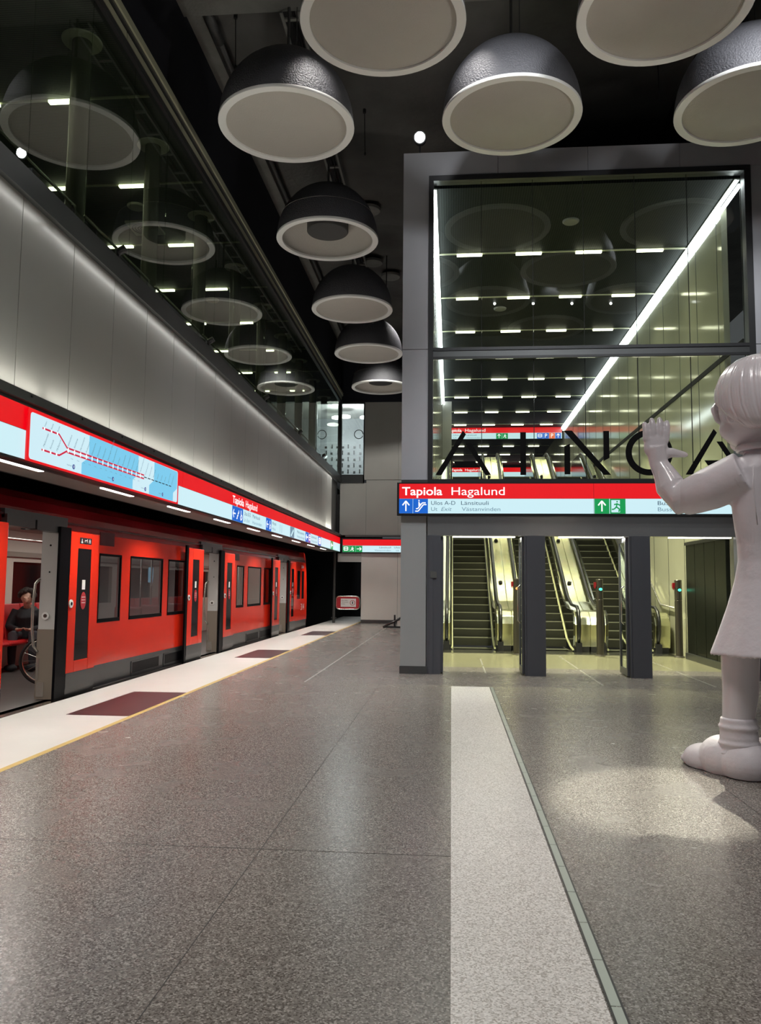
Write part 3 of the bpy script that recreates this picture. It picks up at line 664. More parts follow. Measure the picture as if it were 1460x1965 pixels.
# pillars, door leaves, lamps of the entrance
for i, (a, b) in enumerate(((-.39, -.17), (1.14, 1.46), (2.74, 3.06), (4.40, 4.72))):
    S('wall_pillar_%d' % (i+1), MB().box(a, b, FY-.02, 13.0, 0, 2.17).box(a+.03, b-.12, FY-.035, FY-.02, .0, 2.17), 'anthracite')
dn = 0
for x in (-.15, 1.12, 2.72):
    dn += 1
    dr = struct_root('door_%d' % dn, (x, 12.8, 0)); far = 13.35
    MB().box(x-.02, x+.02, 12.8, 12.87, .02, 2.16).box(x-.02, x+.02, far-.06, far, .02, 2.16).box(x-.02, x+.02, 12.87, far-.06, .02, .12).box(x-.02, x+.02, 12.87, far-.06, 2.08, 2.16).build('leaf_frame', 'anthracite', dr)
    MB().box(x-.006, x+.006, 12.87, far-.06, .12, 2.08).build('pane', 'clear_glass', dr)
    MB().path([(x-.03, 12.9, .8), (x-.07, 12.9, .84), (x-.07, 12.9, 1.36), (x-.03, 12.9, 1.4)], .012, 8).build('handle', 'stainless', dr, True)
for i, (a, b) in enumerate(((.02, 1.02), (1.72, 2.73), (3.44, 4.38))):
    tag(MB().box(a, b, 13.02, 13.14, 2.16, 2.24).build('entry_lamp', 'entry_light'),
        ['bright linear lamp over the left entrance opening', 'bright linear lamp over the middle entrance opening', 'bright linear lamp over the right entrance opening'][i], 'light')
    ppx = (a+b)/2
t = MB().box(-.33, -.23, FY-.045, FY-.035, 1.50, 1.60).build('wall_switch', 'stainless'); tag(t, 'small square steel switch plate on the dark left door jamb', 'switch')

# spotlight on the portal and small ceiling spots
def spotlight(loc, label, big, group=None):
    t = thing('spotlight', label, 'light', loc, group); x, y, z = loc; r = .085 if big else .04
    MB().tube((x, y-.02, z), (x, y+.16, z+.06), r+.02, 16).build('housing', 'black', t, 'auto')
    MB().tube((x, y-.035, z-.005), (x, y-.02, z), r, 16).build('lens', 'lamp_white', t)
    MB().box(x-.012, x+.012, y+.08, y+.10, 8.53 if big else z, z+.02 if big else 10.05).build('bracket', 'black', t)
    return t
spotlight((-.54, 12.85, 8.85), 'glaring white spotlight on top of the portal between two dome lamps', True)
spotlight((4.0, 12.83, 8.75), 'spotlight on top of the portal hidden behind the dome lamp at its right corner', True)
spotlight((-1.72, 20.4, 8.75), 'tiny bright spotlight behind the rim of the third dome lamp of the left row', False)
for i, (p, ty) in enumerate(zip(UPL, range(5))):
    x, y, z = p; t = thing('wall_uplight', 'small spotlight on the ledge below the left glazing, %s from the camera' % ['first', 'second', 'third', 'fourth', 'fifth'][i], 'light', (x-.09, y, 5.27), 'small spotlights along the left ledge')
    MB().tube((x-.13, y, 5.33), (x-.04, y, 5.38), .045, 14).build('housing', 'dark_metal', t, 'auto'); MB().box(x-.14, x-.11, y-.02, y+.02, 5.27, 5.33).build('foot', 'dark_metal', t)

# ------------------------------------------------------------------ escalator hall
S('wall_hall_left', MB().box(-.42, -.32, 13.0, 46, 0, 8.0), 'hall_panel')
mb = MB()
ys = [12.95+1.2*i for i in range(28)]
S('wall_hall_right', MB().box(4.65, 4.75, 13.9, 46, 0, 8.45), 'hall_panel')
mb = MB()
for y in ys: mb.box(4.645, 4.655, y, y+.012, .1, 7.8).box(-.325, -.315, y, y+.012, .1, 7.8)
S('trim_18', mb, 'dark_metal')
S('trim_19', MB().box(4.635, 4.655, 13.0, 46, 5.27, 5.36), 'black')
S('ceiling_hall', MB().box(-.42, 4.75, 12.95, 46, 8.0, 8.06), 'hall_slats')
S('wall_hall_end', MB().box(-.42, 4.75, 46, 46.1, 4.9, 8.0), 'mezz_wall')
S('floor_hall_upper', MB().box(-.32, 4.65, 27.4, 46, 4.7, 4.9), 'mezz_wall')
for x0, x1, lab in ((-.315, -.255, 'long white LED strip along the top of the left hall wall behind the glass'), (4.56, 4.64, 'long white LED strip along the top of the right hall wall behind the glass')):
    t = thing('led_strip', lab, 'light', ((x0+x1)/2, 23, 7.8))
    MB().box(x0, x0+.024 if x0 < 0 else x0+.03, 12.92, 33.6, 7.90, 7.97).build('tube', 'led_white', t)
    MB().box(x1-.02 if x0 < 0 else x1-.03, x1, 12.92, 33.6, 7.83, 7.90).build('tube', 'led_white', t)
    MB().box(x0-.002, x1, 12.92, 33.6, 7.97, 7.995).build('profile', 'hall_white', t)
ORD = ['first', 'second', 'third', 'fourth', 'fifth', 'sixth', 'seventh', 'eighth', 'ninth', 'tenth', 'eleventh']
def ceiling_bars(rows, xs, group, lab, x0, x1, z=8.0):
    for ri, y in enumerate(rows):
        t = S('trim_%d' % (30+int(y*4)), MB().box(x0, x1, y-.02, y+.02, z-.02, z), 'frame_green')
        for xi, x in enumerate(xs):
            o = MB().box(x-.25, x+.25, y-.035, y+.035, z-.055, z-.02).build('ceiling_light_bar', 'bar_light'); tag(o, lab % (ORD[xi], ORD[ri]), 'light', group)
ceiling_bars([15.63+2.47*i for i in range(8)], [.35, 1.52, 2.69, 3.87], 'light bars in the slatted hall ceiling', 'light bar %s from left, %s row of slatted ceiling behind the portal glass', -.3, 4.6)
ceiling_bars([38.1, 40.6, 43.1], [.35, 1.52, 2.69, 3.87], 'light bars beyond the hanging hall sign', 'light bar %s from left, %s row beyond the hanging hall sign', -.3, 4.6)
ceiling_bars([7.7, 10.07, 12.43, 14.78, 17.15, 19.5, 21.93, 24.3, 26.7], [-5.28, -6.5, -7.72], 'light bars in the mezzanine ceiling', 'light bar %s from the glass, %s row behind the left glazing', -10, -4.1)
for i, (x, y) in enumerate(((2.15, 14.3), (1.15, 18.9))):
    tag(MB().lathe([(0, 0), (.13, 0), (.15, .02), (.15, .04)], (x, y, 7.965), 24).build('ceiling_speaker', 'concrete_light', smooth='auto'), ['round speaker in the slatted hall ceiling in front of the first row of light bars', 'round speaker in the slatted hall ceiling further back'][i], 'speaker')
for x, y in ((-6.2, 9.0), (-5.55, 13.2), (-5.6, 17.9)):
    tag(MB().lathe([(0, 0), (.14, 0), (.16, .02), (.16, .04)], (x, y, 7.965), 24).build('ceiling_speaker', 'cap_white', smooth='auto'), 'round pale speaker in the mesh ceiling behind the left glazing, ' + ('nearest' if y < 10 else 'middle one' if y < 15 else 'farthest'), 'speaker', 'round speakers in the mezzanine ceiling')
vent = thing('ceiling_vent', 'square pale air diffuser with rings in the mesh ceiling behind the left glazing', 'vent', (-5.7, 14.0, 7.95))
MB().box(-5.98, -5.42, 13.72, 14.28, 7.95, 7.99).build('plate', 'cap_white', vent)
mb = MB()
for r in (.08, .13, .18, .23): mb.path([(-5.7+r*math.cos(a*PI/12), 14.0+r*math.sin(a*PI/12), 7.945) for a in range(24)], .008, 6, True)
mb.build('ring', 'dark_metal', vent)
for i in range(4):  # glowing balls added in place of mirrored spotlights
    tag(MB().ell((1.0+.9*i, 18.5+.05*i, 7.975), (.03, .03, .03), 12, 8).build('spot_reflection', 'lamp_soft', smooth=True), 'added glowing ball standing for a reflected spotlight behind the portal glass, %s from left' % ['first', 'second', 'third', 'fourth'][i], 'light', 'added glowing balls for reflected spotlights')
# columns on the mezzanine
col0 = None
for i in range(9):
    y = 8.93+2.36*i
    if i == 0:
        col0 = thing('column', 'round column behind the left glazing', 'column', (-4.52, y, 5.0))
        MB().tube((-4.52, y, 5.0), (-4.52, y, 7.99), .115, 24).build('shaft', 'column_paint', col0, 'auto'); MB().lathe([(.11, 0), (.235, 0), (.24, .01), (.24, .02), (.11, .02)], (-4.52, y, 7.97), 32).build('collar', 'cap_white', col0, 'auto')
        o = col0
    else: o = copy_tree(col0, (-4.52, y, 5.0))
    o['label'] = ['nearest round column with a white collar behind the left glazing', 'second nearest round column with a white collar behind the left glazing', 'third round column from the camera behind the left glazing'][i] if i < 3 else 'slim round column in the far part of the mezzanine row'
    if i >= 3: o['group'] = 'far mezzanine columns'
for i in range(9):
    a = 6.3+2.2*i
    t = thing('handrail', 'straight metal handrail length low behind the left glazing, %s from the camera' % ORD[i], 'handrail', (-4.18, a+1, 5.0), 'handrail lengths behind the left glazing')
    MB().path([(-4.18, a, 5.9-.35), (-4.18, a+1.95, 5.55), (-4.18, a+1.95, 5.40)], .018, 10).build('rail', 'handrail_metal', t, True)
    for q in (.3, 1.9): MB().tube((-4.18, a+q, 5.0), (-4.18, a+q, 5.55), .012, 8).build('post', 'dark_metal', t)

# hanging hall signs
def hall_sign(y, z, x0, x1, full, label):
    t = thing('hanging_sign', label, 'sign', ((x0+x1)/2, y, z)); h = .52
    MB().box(x0, x1, y, y+.12, z, z+h+.02).build('housing', 'black', t)
    sq(t, (x0+.02, y, z+.27), UX, x1-x0-.04, .25, 'sign_red', 'red_band'); sq(t, (x0+.02, y, z+.02), UX, x1-x0-.04, .25, 'sign_white', 'white_band')
    f = y-.005
    text('Tapiola', (x0+.08, f, z+.33), UX[0], UX[1], .13, 'sign_letter', t, .62, .014); text('Hagalund', (x0+.85, f, z+.33), UX[0], UX[1], .13, 'sign_letter', t, .85)
    if full:
        picto(t, (x0+.02, f, z+.02), UX, .24, .24, 'sign_blue', LEFT)
        text('Ulos A', (x0+.35, f, z+.16), UX[0], UX[1], .06, 'sign_ink', t, .35); text('Länsituuli', (x0+.9, f, z+.16), UX[0], UX[1], .06, 'sign_ink', t, .43)
        text('Ut', (x0+.35, f, z+.05), UX[0], UX[1], .055, 'sign_ink_pale', t, .15); text('Västanvinden', (x0+.9, f, z+.05), UX[0], UX[1], .055, 'sign_ink_pale', t, .6)
        for x, m_, sg in ((2.15, 'sign_green', UP), (2.4, 'sign_green', RUN), (3.85, 'sign_blue', BUS), (4.1, 'sign_blue', PEE), (4.35, 'sign_orange', PEE), (4.6, 'sign_blue', UP)):
            if x+x0 < x1-.2: picto(t, (x0+x, f, z+.02), UX, .24, .24, m_, sg)
    return t
hall_sign(33.7, 7.50, -.28, 4.62, True, 'red and white sign hanging under the hall ceiling beyond the glass letters')
hall_sign(44.5, 7.35, -.1, 4.4, False, 'farthest small red and white sign behind the tops of the escalators')

# escalators
def escalator(x0, label):
    t = thing('escalator', label, 'escalator', (x0+.44, 17.3, 0)); W = .88; g = math.tan(math.radians(30)); LOC[t.name] = Vector((x0+.44, 17.3, 0))
    def nose(y): return 0 if y < 18.1 else min(4.9, (y-18.1)*g)
    MB().box(x0-.37, x0+W+.37, 16.64, 17.5, 0, .012).build('landing_plate', 'stainless', t)
    for i in range(34):
        y = 17.5+.3*i; z = max(0, min(4.9, (y-17.7)*g)) if i > 0 else 0
        if i < 2: z = .02*i
        st = MB().prism([(y, z-.02), (y+.04, z-.18), (y+.32, z-.1), (y+.32, z+.0), (y, z)], 'x', x0+.02, x0+W-.02).build('step', 'step_metal', t); LOC[st.name] = LOC[t.name]
        MB().box(x0+.02, x0+W-.02, y-.006, y+.05, z-.012, z+.006).build('step_edge', 'step_edge', st)
    for side in (-1, 1):
        xi = x0 if side < 0 else x0+W           # inner face
        def X(d): return xi+side*d
        sk = [(17.35, .04), (17.7, .07), (18.3, .22)]+[(18.3+q*.9, .22+q*.9*g) for q in range(1, 10)]
        mb = MB(); mb.path([(X(.012), y, z+.02) for y, z in sk], .022, 6); mb.build('skirt_edge', 'skirt_line', t)
        low = [(17.45, 0), (18.5, 0), (27.2, 4.7), (28.3, 4.7)]; top = [(28.3, 5.72), (27.0, 5.72), (26.6, 5.58), (18.9, .96+.12), (18.3, .90), (17.55, .88), (17.35, .78), (17.27, .6), (17.3, .35)]
        a, b = sorted((X(.015), X(.05)))
        MB().prism(low+top, 'x', a, b).build('inner_panel', 'balustrade', t)
        a, b = sorted((X(.05), X(.3745)))
        MB().prism([(17.36, .12), (18.5, .0), (27.2, 4.7), (28.3, 4.7), (28.3, 5.68), (27.0, 5.68), (26.6, 5.54), (18.9, 1.03), (18.3, .86), (17.55, .84), (17.38, .74), (17.31, .58), (17.33, .35)], 'x', a, b).build('deck', 'deck_steel', t, bevel=.01)
        MB().prism([(17.42, 0), (18.4, 0), (18.0, .14), (17.39, .14)], 'x', *sorted((X(.03), X(.36)))).build('newel_base', 'brush_black', t)
        hx = X(.13)
        hp = [(17.6, .1), (17.37, .2), (17.245, .45), (17.25, .68), (17.36, .86), (17.56, .95), (18.3, .97), (18.9, 1.14), (26.6, 5.65), (27.0, 5.79), (28.2, 5.79)]
        MB().path([(hx, y, z) for y, z in hp], .032, 10, flat=1.2).build('handrail', 'handrail_rubber', t, True)
        MB().box(hx-.06, hx+.06, 17.28, 17.36, .0, .2).build('handrail_inlet', 'black', t)
        if (side > 0):
            mb = MB()
            for k in range(4):
                y = 19.6+1.9*k; z = 1.03+(y-18.9)*4.51/7.7+.02
                mb.ell((X(.27), y, z), (.06, .05, .035), 14, 8, Vector((0, -1, 1.7)).to_track_quat('Z', 'X').to_euler())
            mb.build('deck_button', 'black', t)
    return t
escalator(.03, 'left escalator rising behind the left entrance opening')
escalator(1.66, 'middle escalator rising between the two dark entrance pillars')
escalator(3.29, 'right escalator behind the right entrance opening')
# bollards
def bollard(x, glow, label):
    t = thing('bollard', label, 'bollard', (x, 16.45, 0)); y = 16.45
    MB().lathe([(.105, 0), (.105, .02), (.08, .035), (.07, .04), (.07, 1.12), (.066, 1.125), (.066, 1.13), (.07, 1.135), (.07, 1.52), (.062, 1.53), (0, 1.53)], (x, y, 0), 28).build('post', 'bollard_metal', t, 'auto')
    MB().ell((x+.01, y-.06, 1.33), (.035, .02, .03), 14, 8).build('signal_light', glow, t, True)
    MB().box(x-.11, x-.066, y-.03, y+.03, 1.38, 1.47).prism([(x-.11, 1.38), (x-.075, 1.38), (x-.09, 1.33)], 'y', y-.03, y+.03).build('emergency_button', 'emergency_red', t)
    MB().lathe([(.11, .0), (.11, .015)], (x, y, 0), 28).build('foot_ring', 'stainless', t)
    return t
bollard(1.31, 'glow_orange', 'round dark steel bollard with an orange signal light, beside the left escalator')
bollard(2.95, 'glow_green', 'round dark steel bollard with a green signal light, between the middle and right escalators')
bollard(4.48, 'glow_green', 'rightmost round steel bollard with a green signal light, beside the black gate')
gt = thing('black_gate', 'tall glossy black gate panel on the right wall of the entrance hall', 'gate', (4.6, 15.2, 0))
for k in range(4): MB().box(4.58, 4.645, 13.93+.58*k, 14.49+.58*k, .12, 2.2).build('panel', 'gate_black', gt, bevel=.006)
MB().box(4.54, 4.65, 13.9, 16.25, 0, .12).build('plinth', 'trim_metal', gt); MB().box(4.56, 4.65, 13.9, 16.25, 2.2, 2.26).build('top_rail', 'dark_metal', gt)
for k in range(2):
    t = MB().path([(4.6, 17.2, .95+.0*k), (4.6, 18.3, 1.0), (4.6, 26.5, 5.72)], .02, 8)
t = tag(t.build('wall_handrail', 'handrail_metal', smooth=True), 'slanting metal handrail on the pale right wall of the hall', 'handrail')
# far railing behind the portal column, barrier sign, pipe post
rl = thing('stair_railing', 'low dark railing at the floor edge behind the portal column', 'railing', (-1.6, 25.5, 0))
MB().path([(-2.15, 25.5, .03), (-1.7, 25.5, .26), (-1.3, 25.5, .52), (-.86, 25.5, .76)], .035, 10).build('rail', 'dark_metal', rl, True)
MB().path([(-2.15, 25.5, .04), (-.86, 25.5, .04)], .03, 8).build('floor_rail', 'dark_metal', rl)
MB().tube((-1.78, 25.5, .02), (-1.78, 25.5, .42), .03, 10).build('post', 'dark_metal', rl); MB().tube((-1.25, 25.5, .02), (-1.25, 25.5, .55), .03, 10).build('post', 'dark_metal', rl)
MB().box(-1.7, -1.3, 25.49, 25.51, .05, .24).build('infill', 'white_gloss', rl)
bs = thing('barrier', 'rounded red barrier with a white prohibition notice at the end of the platform', 'barrier', (-3.65, YE-.1, .5))
def rr3(x0, x1, z0, z1, r):
    return [(x0+px, z0+pz) for px, pz in rrect(x1-x0, z1-z0, r, 4)]
MB().prism(rr3(-4.06, -3.25, .50, .93, .1), 'y', YE-.12, YE-.09).build('board', 'barrier_red', bs)
MB().path([(a, YE-.105, b) for a, b in rr3(-4.07, -3.24, .49, .94, .11)], .022, 8, True).build('tube_frame', 'stainless', bs, True)
pn = MB().box(-3.90, -3.36, YE-.135, YE-.12, .57, .86).build('notice', 'label_white', bs); LOC[pn.name] = LOC[bs.name]
for k, s_ in enumerate(('Pääsy kielletty', 'Tillträde förbjudet', 'No entry')): text(s_, (-3.87, YE-.138, .78-.06*k), UX[0], UX[1], .03, 'letter_black', pn, (.22, .24, .12)[k])
MB().path([(-3.48+.085*math.cos(a*PI/12), YE-.14, .715+.085*math.sin(a*PI/12)) for a in range(24)], .01, 6, True).build('ring_mark', 'barrier_red', pn)
MB().ell((-3.48, YE-.14, .755), (.014, .004, .014), 8, 6).box(-3.495, -3.465, YE-.142, YE-.136, .67, .745).build('figure_mark', 'letter_black', pn)
MB().box(-3.22, -3.2, YE-.12, YE-.08, .66, .74).build('hinge', 'dark_metal', bs)
tag(MB().tube((-4.15, YE-.1, 0), (-4.15, YE-.1, 2.5), .05, 14).box(-4.24, -4.06, YE-.12, YE-.08, .16, .2).build('pipe_post', 'pipe', smooth='auto'), 'thin vertical grey pipe beside the dark tunnel opening', 'pipe')

# ------------------------------------------------------------------ metro train
tn = thing('metro_train', 'red metro train standing at the platform with its doors open', 'train', (-6, 14, -1.1))
XB, XI = -4.72, -4.78            # outer and inner face of the side wall
DY = [9.25, 15.95, 22.72]        # far jamb of each door opening
def holes(x0, x1, y0, y1, z0, z1, wins):
    """wall slab with rectangular holes (ya, yb, za, zb), ordered in y"""
    mb = MB(); y = y0
    for a, b, c, d in wins:
        mb.box(x0, x1, y, a, z0, z1).box(x0, x1, a, b, z0, c).box(x0, x1, a, b, d, z1); y = b
    return mb.box(x0, x1, y, y1, z0, z1)
SEG = [(9.45, 14.12, [(10.44, 11.18, .84, 1.77), (11.50, 12.85, .84, 1.77), (13.10, 14.04, .84, 1.77)]),
       (16.15, 20.85, [(17.42, 18.05, .84, 1.77), (18.40, 19.72, .84, 1.77), (20.02, 20.78, .84, 1.77)]),
       (2.75, 7.42, [(3.74, 4.48, .84, 1.77), (4.8, 6.15, .84, 1.77), (6.4, 7.3, .84, 1.77)])]
for y0, y1, w in SEG:
    holes(XI, XB, y0, y1, .28, 2.02, w).build('side_panel', 'train_red', tn)
    for a, b, c, d in w:
        f_ = MB().box(XB-.03, XB+.004, a, b, c, c+.05).box(XB-.03, XB+.004, a, b, d-.03, d).box(XB-.03, XB+.004, a, a+.03, c, d).box(XB-.03, XB+.004, b-.03, b, c, d).build('window_frame', 'train_black', tn); LOC[f_.name] = LOC[tn.name]
        MB().box(XB-.014, XB-.006, a+.02, b-.02, c+.02, d-.02).build('window_pane', 'train_glass', f_)
    MB().prism([(XB, .28), (XB-.01, -.02), (XB-.1, -.10), (XI-.1, -.10), (XI, .28)][::-1], 'y', y0, y1).build('skirt', 'train_skirt', tn) if 0 else MB().box(XI, XB+.002, y0, y1, -.10, .28).build('skirt', 'train_skirt', tn)
    for va in (y0+2.2, y0+3.55):
        v_ = MB().box(XB+.002, XB+.012, va, va+1.15, .0, .22).build('vent_frame', 'dark_metal', tn); LOC[v_.name] = LOC[tn.name]
        MB().box(XB+.012, XB+.016, va+.04, va+1.11, .05, .20).build('vent_grille', 'train_black', v_)
mq = MB().box(XB, XB+.004, 10.44, 10.9, 1.88, 2.06).build('destination_display', 'train_maroon', tn)
MB().box(XB, XB+.004, 17.2, 17.6, 1.88, 2.03).build('destination_display', 'train_maroon', tn)
def leaf(y0, y1, seal, icons=False):
    x0, x1 = -4.655, -4.62; cy = (y0+y1)/2; a, b = cy-.19, cy+.19
    L_ = holes(x0, x1, y0, y1, .28, 2.0, [(a, b, .42, 1.80)]).build('door_leaf', 'train_red', tn, bevel=.008); LOC[L_.name] = LOC[tn.name]
    MB().box(x0+.02, x1-.008, a, b, .42, 1.80).build('leaf_window', 'black_gloss', L_)
    MB().prism([(x1, .28), (x1, .12), (x1-.02, -.06), (x0, -.06), (x0, .28)], 'y', y0, y1).build('leaf_kick_plate', 'train_skirt', L_)
    s0, s1 = seal
    MB().box(x0, x1-.004, s0, s1, -.04, 2.04).build('rubber_seal', 'train_black', L_)
    MB().tube((x1, y0+.05, 1.12), (x1+.012, y0+.05, 1.12), .05, 16).build('door_button', 'label_white', L_) if seal[0] < y0 else None
    if seal[0] < y0: MB().tube((x1+.012, y0+.05, 1.12), (x1+.016, y0+.05, 1.12), .022, 12).build('button_centre', 'train_black', L_)
    MB().box(x1-.008, x1-.003, cy-.04, cy+.04, 1.29, 1.41).build('white_sticker', 'label_white', L_)
    ov = MB()
    k = 20; vs = [(x1-.004, cy+.075*math.cos(2*PI*i/k), 1.15+.11*math.sin(2*PI*i/k)) for i in range(k)]
    ov.add(vs+[(x1-.001, y, z) for _, y, z in vs], [tuple(range(k)), tuple(range(2*k-1, k-1, -1))]+[(i, (i+1) % k, (i+1) % k+k, i+k) for i in range(k)])
    ov.build('oval_sticker', 'emergency_red' if 0 else 'barrier_red', L_)
    ov = MB()
    for q in range(3): ov.box(x1-.001, x1+.001, cy-.05, cy+.05, 1.12+.035*q, 1.13+.035*q)
    ov.build('sticker_lines', 'label_white', L_)
    if icons:
        for q in range(3): MB().box(x1, x1+.003, cy-.16+.11*q, cy-.06+.11*q, 1.86, 1.94).build('icon_plate', 'navy', L_)
        for q, sg in enumerate(([(.5, .8, .5, .5), (.5, .5, .3, .2), (.5, .5, .7, .2), (.3, .2, .7, .2)], [(.2, .3, .2, .6), (.2, .6, .8, .6), (.8, .6, .8, .3), (.8, .6, .9, .8)], [(.3, .2, .3, .6), (.3, .6, .6, .6), (.6, .6, .6, .2), (.45, .7, .45, .85)])):
            strokes((x1+.003, cy-.16+.11*q, 1.86), UY[0], UY[1], [(u*.1, v*.08, p*.1, r*.08) for u, v, p, r in sg], .01, 'label_white', L_, 'icon_mark', .001)
for i, d in enumerate(DY):
    leaf(d+.17, d+.95, (d-.09, d+.17), i == 0)
    leaf(d-2.10, d-1.23, (d-2.20, d-2.10))
    j = MB().box(-4.90, -4.70, d, d+.08, .82, 1.99).build('jamb_panel', 'train_white', tn); LOC[j.name] = LOC[tn.name]
    MB().tube((-4.81, d, .98), (-4.81, d-.02, .98), .045, 18).build('inner_button', 'label_white', j); MB().tube((-4.81, d-.02, .98), (-4.81, d-.026, .98), .022, 14).build('button_centre', 'bollard_metal', j)
    MB().tube((-4.79, d, 1.82), (-4.79, d-.005, 1.82), .012, 8).tube((-4.79, d, 1.5), (-4.79, d-.005, 1.5), .01, 8).build('screw', 'train_black', j)
    j2 = MB().box(-4.91, -4.70, d, d+.08, .0, .82).build('jamb_kick_panel', 'train_brown', tn); LOC[j2.name] = LOC[tn.name]
    MB().box(-4.90, -4.87, d-.006, d, .22, .48).box(-4.89, -4.80, d-.006, d, .03, .2).build('jamb_cover', 'handrail_metal', j2)
    MB().path([(-4.90, d, 1.42), (-4.95, d-.02, 1.36), (-4.97, d-.02, 1.1), (-4.965, d-.02, .82), (-4.94, d-.02, .62), (-4.89, d, .55)], .016, 10).build('grab_rail', 'handrail_metal', tn, True)
    MB().box(-4.80, -4.66, d-1.2, d-.62, 1.98, 2.10).box(-4.80, -4.66, d-.58, d+.12, 1.97, 2.08).box(-4.80, -4.69, d-1.2, d+.2, 2.06, 2.16).build('door_drive_cover', 'trim_metal', tn)
    MB().box(-4.80, EX-.035, d-1.2, d+.1, -.06, -.01).build('door_sill', 'stainless', tn)
    MB().box(-4.84, -4.70, d-1.22, d-1.16, -.05, 2.0).build('door_post', 'train_black', tn)
# front end
holes(XI, XB, 23.0, 25.7, .24, 2.05, [(23.85, 24.15, .62, 1.77), (24.45, 24.95, .9, 1.77), (25.2, 25.6, .9, 1.77)]).build('cab_side_panel', 'train_red', tn)
for a, b, c in ((23.85, 24.15, .62), (24.45, 24.95, .9), (25.2, 25.6, .9)): MB().box(XB-.02, XB-.004, a, b, c, 1.77).build('cab_window', 'black_gloss', tn)
MB().prism([(25.7, -.1), (26.05, -.05), (26.2, .3), (26.22, 1.0), (26.1, 1.7), (25.9, 2.2), (25.7, 2.4)], 'x', -7.2, XB-.01).build('nose', 'train_red', tn, bevel=.04)
MB().box(XI, XB+.002, 23.0, 26.0, -.1, .24).build('skirt', 'train_skirt', tn)
text('314', (XB+.002, 25.1, .55), UY[0], UY[1], .2, 'label_white', tn, .55)
text('314', (XB+.002, 25.1, 1.86), UY[0], UY[1], .09, 'label_white', tn, .4)
# roof with the curved shoulder
RP = [(-4.72, 2.02), (-4.73, 2.12), (-4.76, 2.2), (-4.84, 2.32), (-4.98, 2.42), (-5.3, 2.50), (-7.0, 2.50), (-7.25, 2.3), (-7.25, 2.24), (-5.0, 2.24), (-4.80, 2.10), (-4.79, 2.02)]
MB().prism(RP, 'y', 2.75, 25.8).build('roof', 'train_red_shaded', tn, bevel=.004)
MB().box(-4.74, -4.70, 2.75, 25.6, 2.09, 2.115).build('rain_gutter', 'train_maroon', tn)
# interior
MB().box(-7.2, -4.70, 2.75, 25.7, -.10, -.01).build('floor', 'train_floor', tn)
holes(-7.2, -7.12, 2.75, 25.7, 0, 2.24, [(a, a+1.5, .95, 1.7) for a in (3.3, 5.5, 8.0, 10.3, 12.55, 14.9, 17.2, 19.5, 21.8)]).build('far_wall', 'train_cream', tn)
MB().box(-7.21, -7.19, 2.75, 25.7, .8, 1.8).build('far_window', 'black_gloss', tn)
MB().box(-7.12, -7.05, 2.75, 25.7, 1.78, 1.86).build('far_wall_trim', 'train_brown', tn)
MB().box(-7.12, -4.82, 2.75, 25.7, 2.2, 2.24).build('ceiling_panel', 'train_pink', tn)
MB().box(-6.2, -5.75, 2.75, 25.7, 2.17, 2.2).build('ceiling_lamp', 'entry_light', tn)
MB().box(-6.1, -5.2, 10.9, 11.0, 2.12, 2.17).build('display_housing', 'train_black', tn)
for ya, yb in ((10.2, 14.6), (17.0, 21.2), (3.2, 7.2)):
    n = int((yb-ya)/.5)
    for k in range(n):
        y = ya+.5*k
        MB().box(-7.08, -6.62, y+.01, y+.49, .40, .47).build('seat', 'seat_red', tn, bevel=.03); MB().prism([(-7.1, .45), (-6.98, .45), (-7.06, 1.02), (-7.11, 1.02)], 'y', y+.01, y+.49).build('seat_back', 'seat_red', tn, bevel=.015)
    for k in range(int((yb-ya)/1.1)):
        y = ya+.6+1.1*k
        if y > 11.2 or ya > 16 or ya < 9:
            MB().box(-5.3, -4.86, y, y+.45, .40, .47).build('seat', 'seat_red', tn, bevel=.03); MB().box(-5.3, -4.86, y+.42, y+.5, .42, 1.0).build('seat_back', 'seat_red', tn, bevel=.03)
for y in (13.9, 14.4, 16.9, 17.1, 20.5, 23.2): MB().tube((-5.5, y, 0), (-5.5, y, 2.2), .017, 8).build('pole', 'handrail_metal', tn, True)
MB().path([(-5.9, 8.0, 2.15), (-5.9, 8.0, 1.95), (-5.9, 12.4, 1.95), (-5.9, 12.4, 2.15)], .016, 8).build('ceiling_rail', 'handrail_metal', tn, True)
MB().box(-5.64, -5.56, 14.6, 14.64, 1.38, 1.66).build('info_screen', 'screen_blue', tn)
MB().box(-7.0, -4.9, 14.75, 14.8, 0, 2.1).build('draught_screen', 'train_cream', tn) if 0 else None
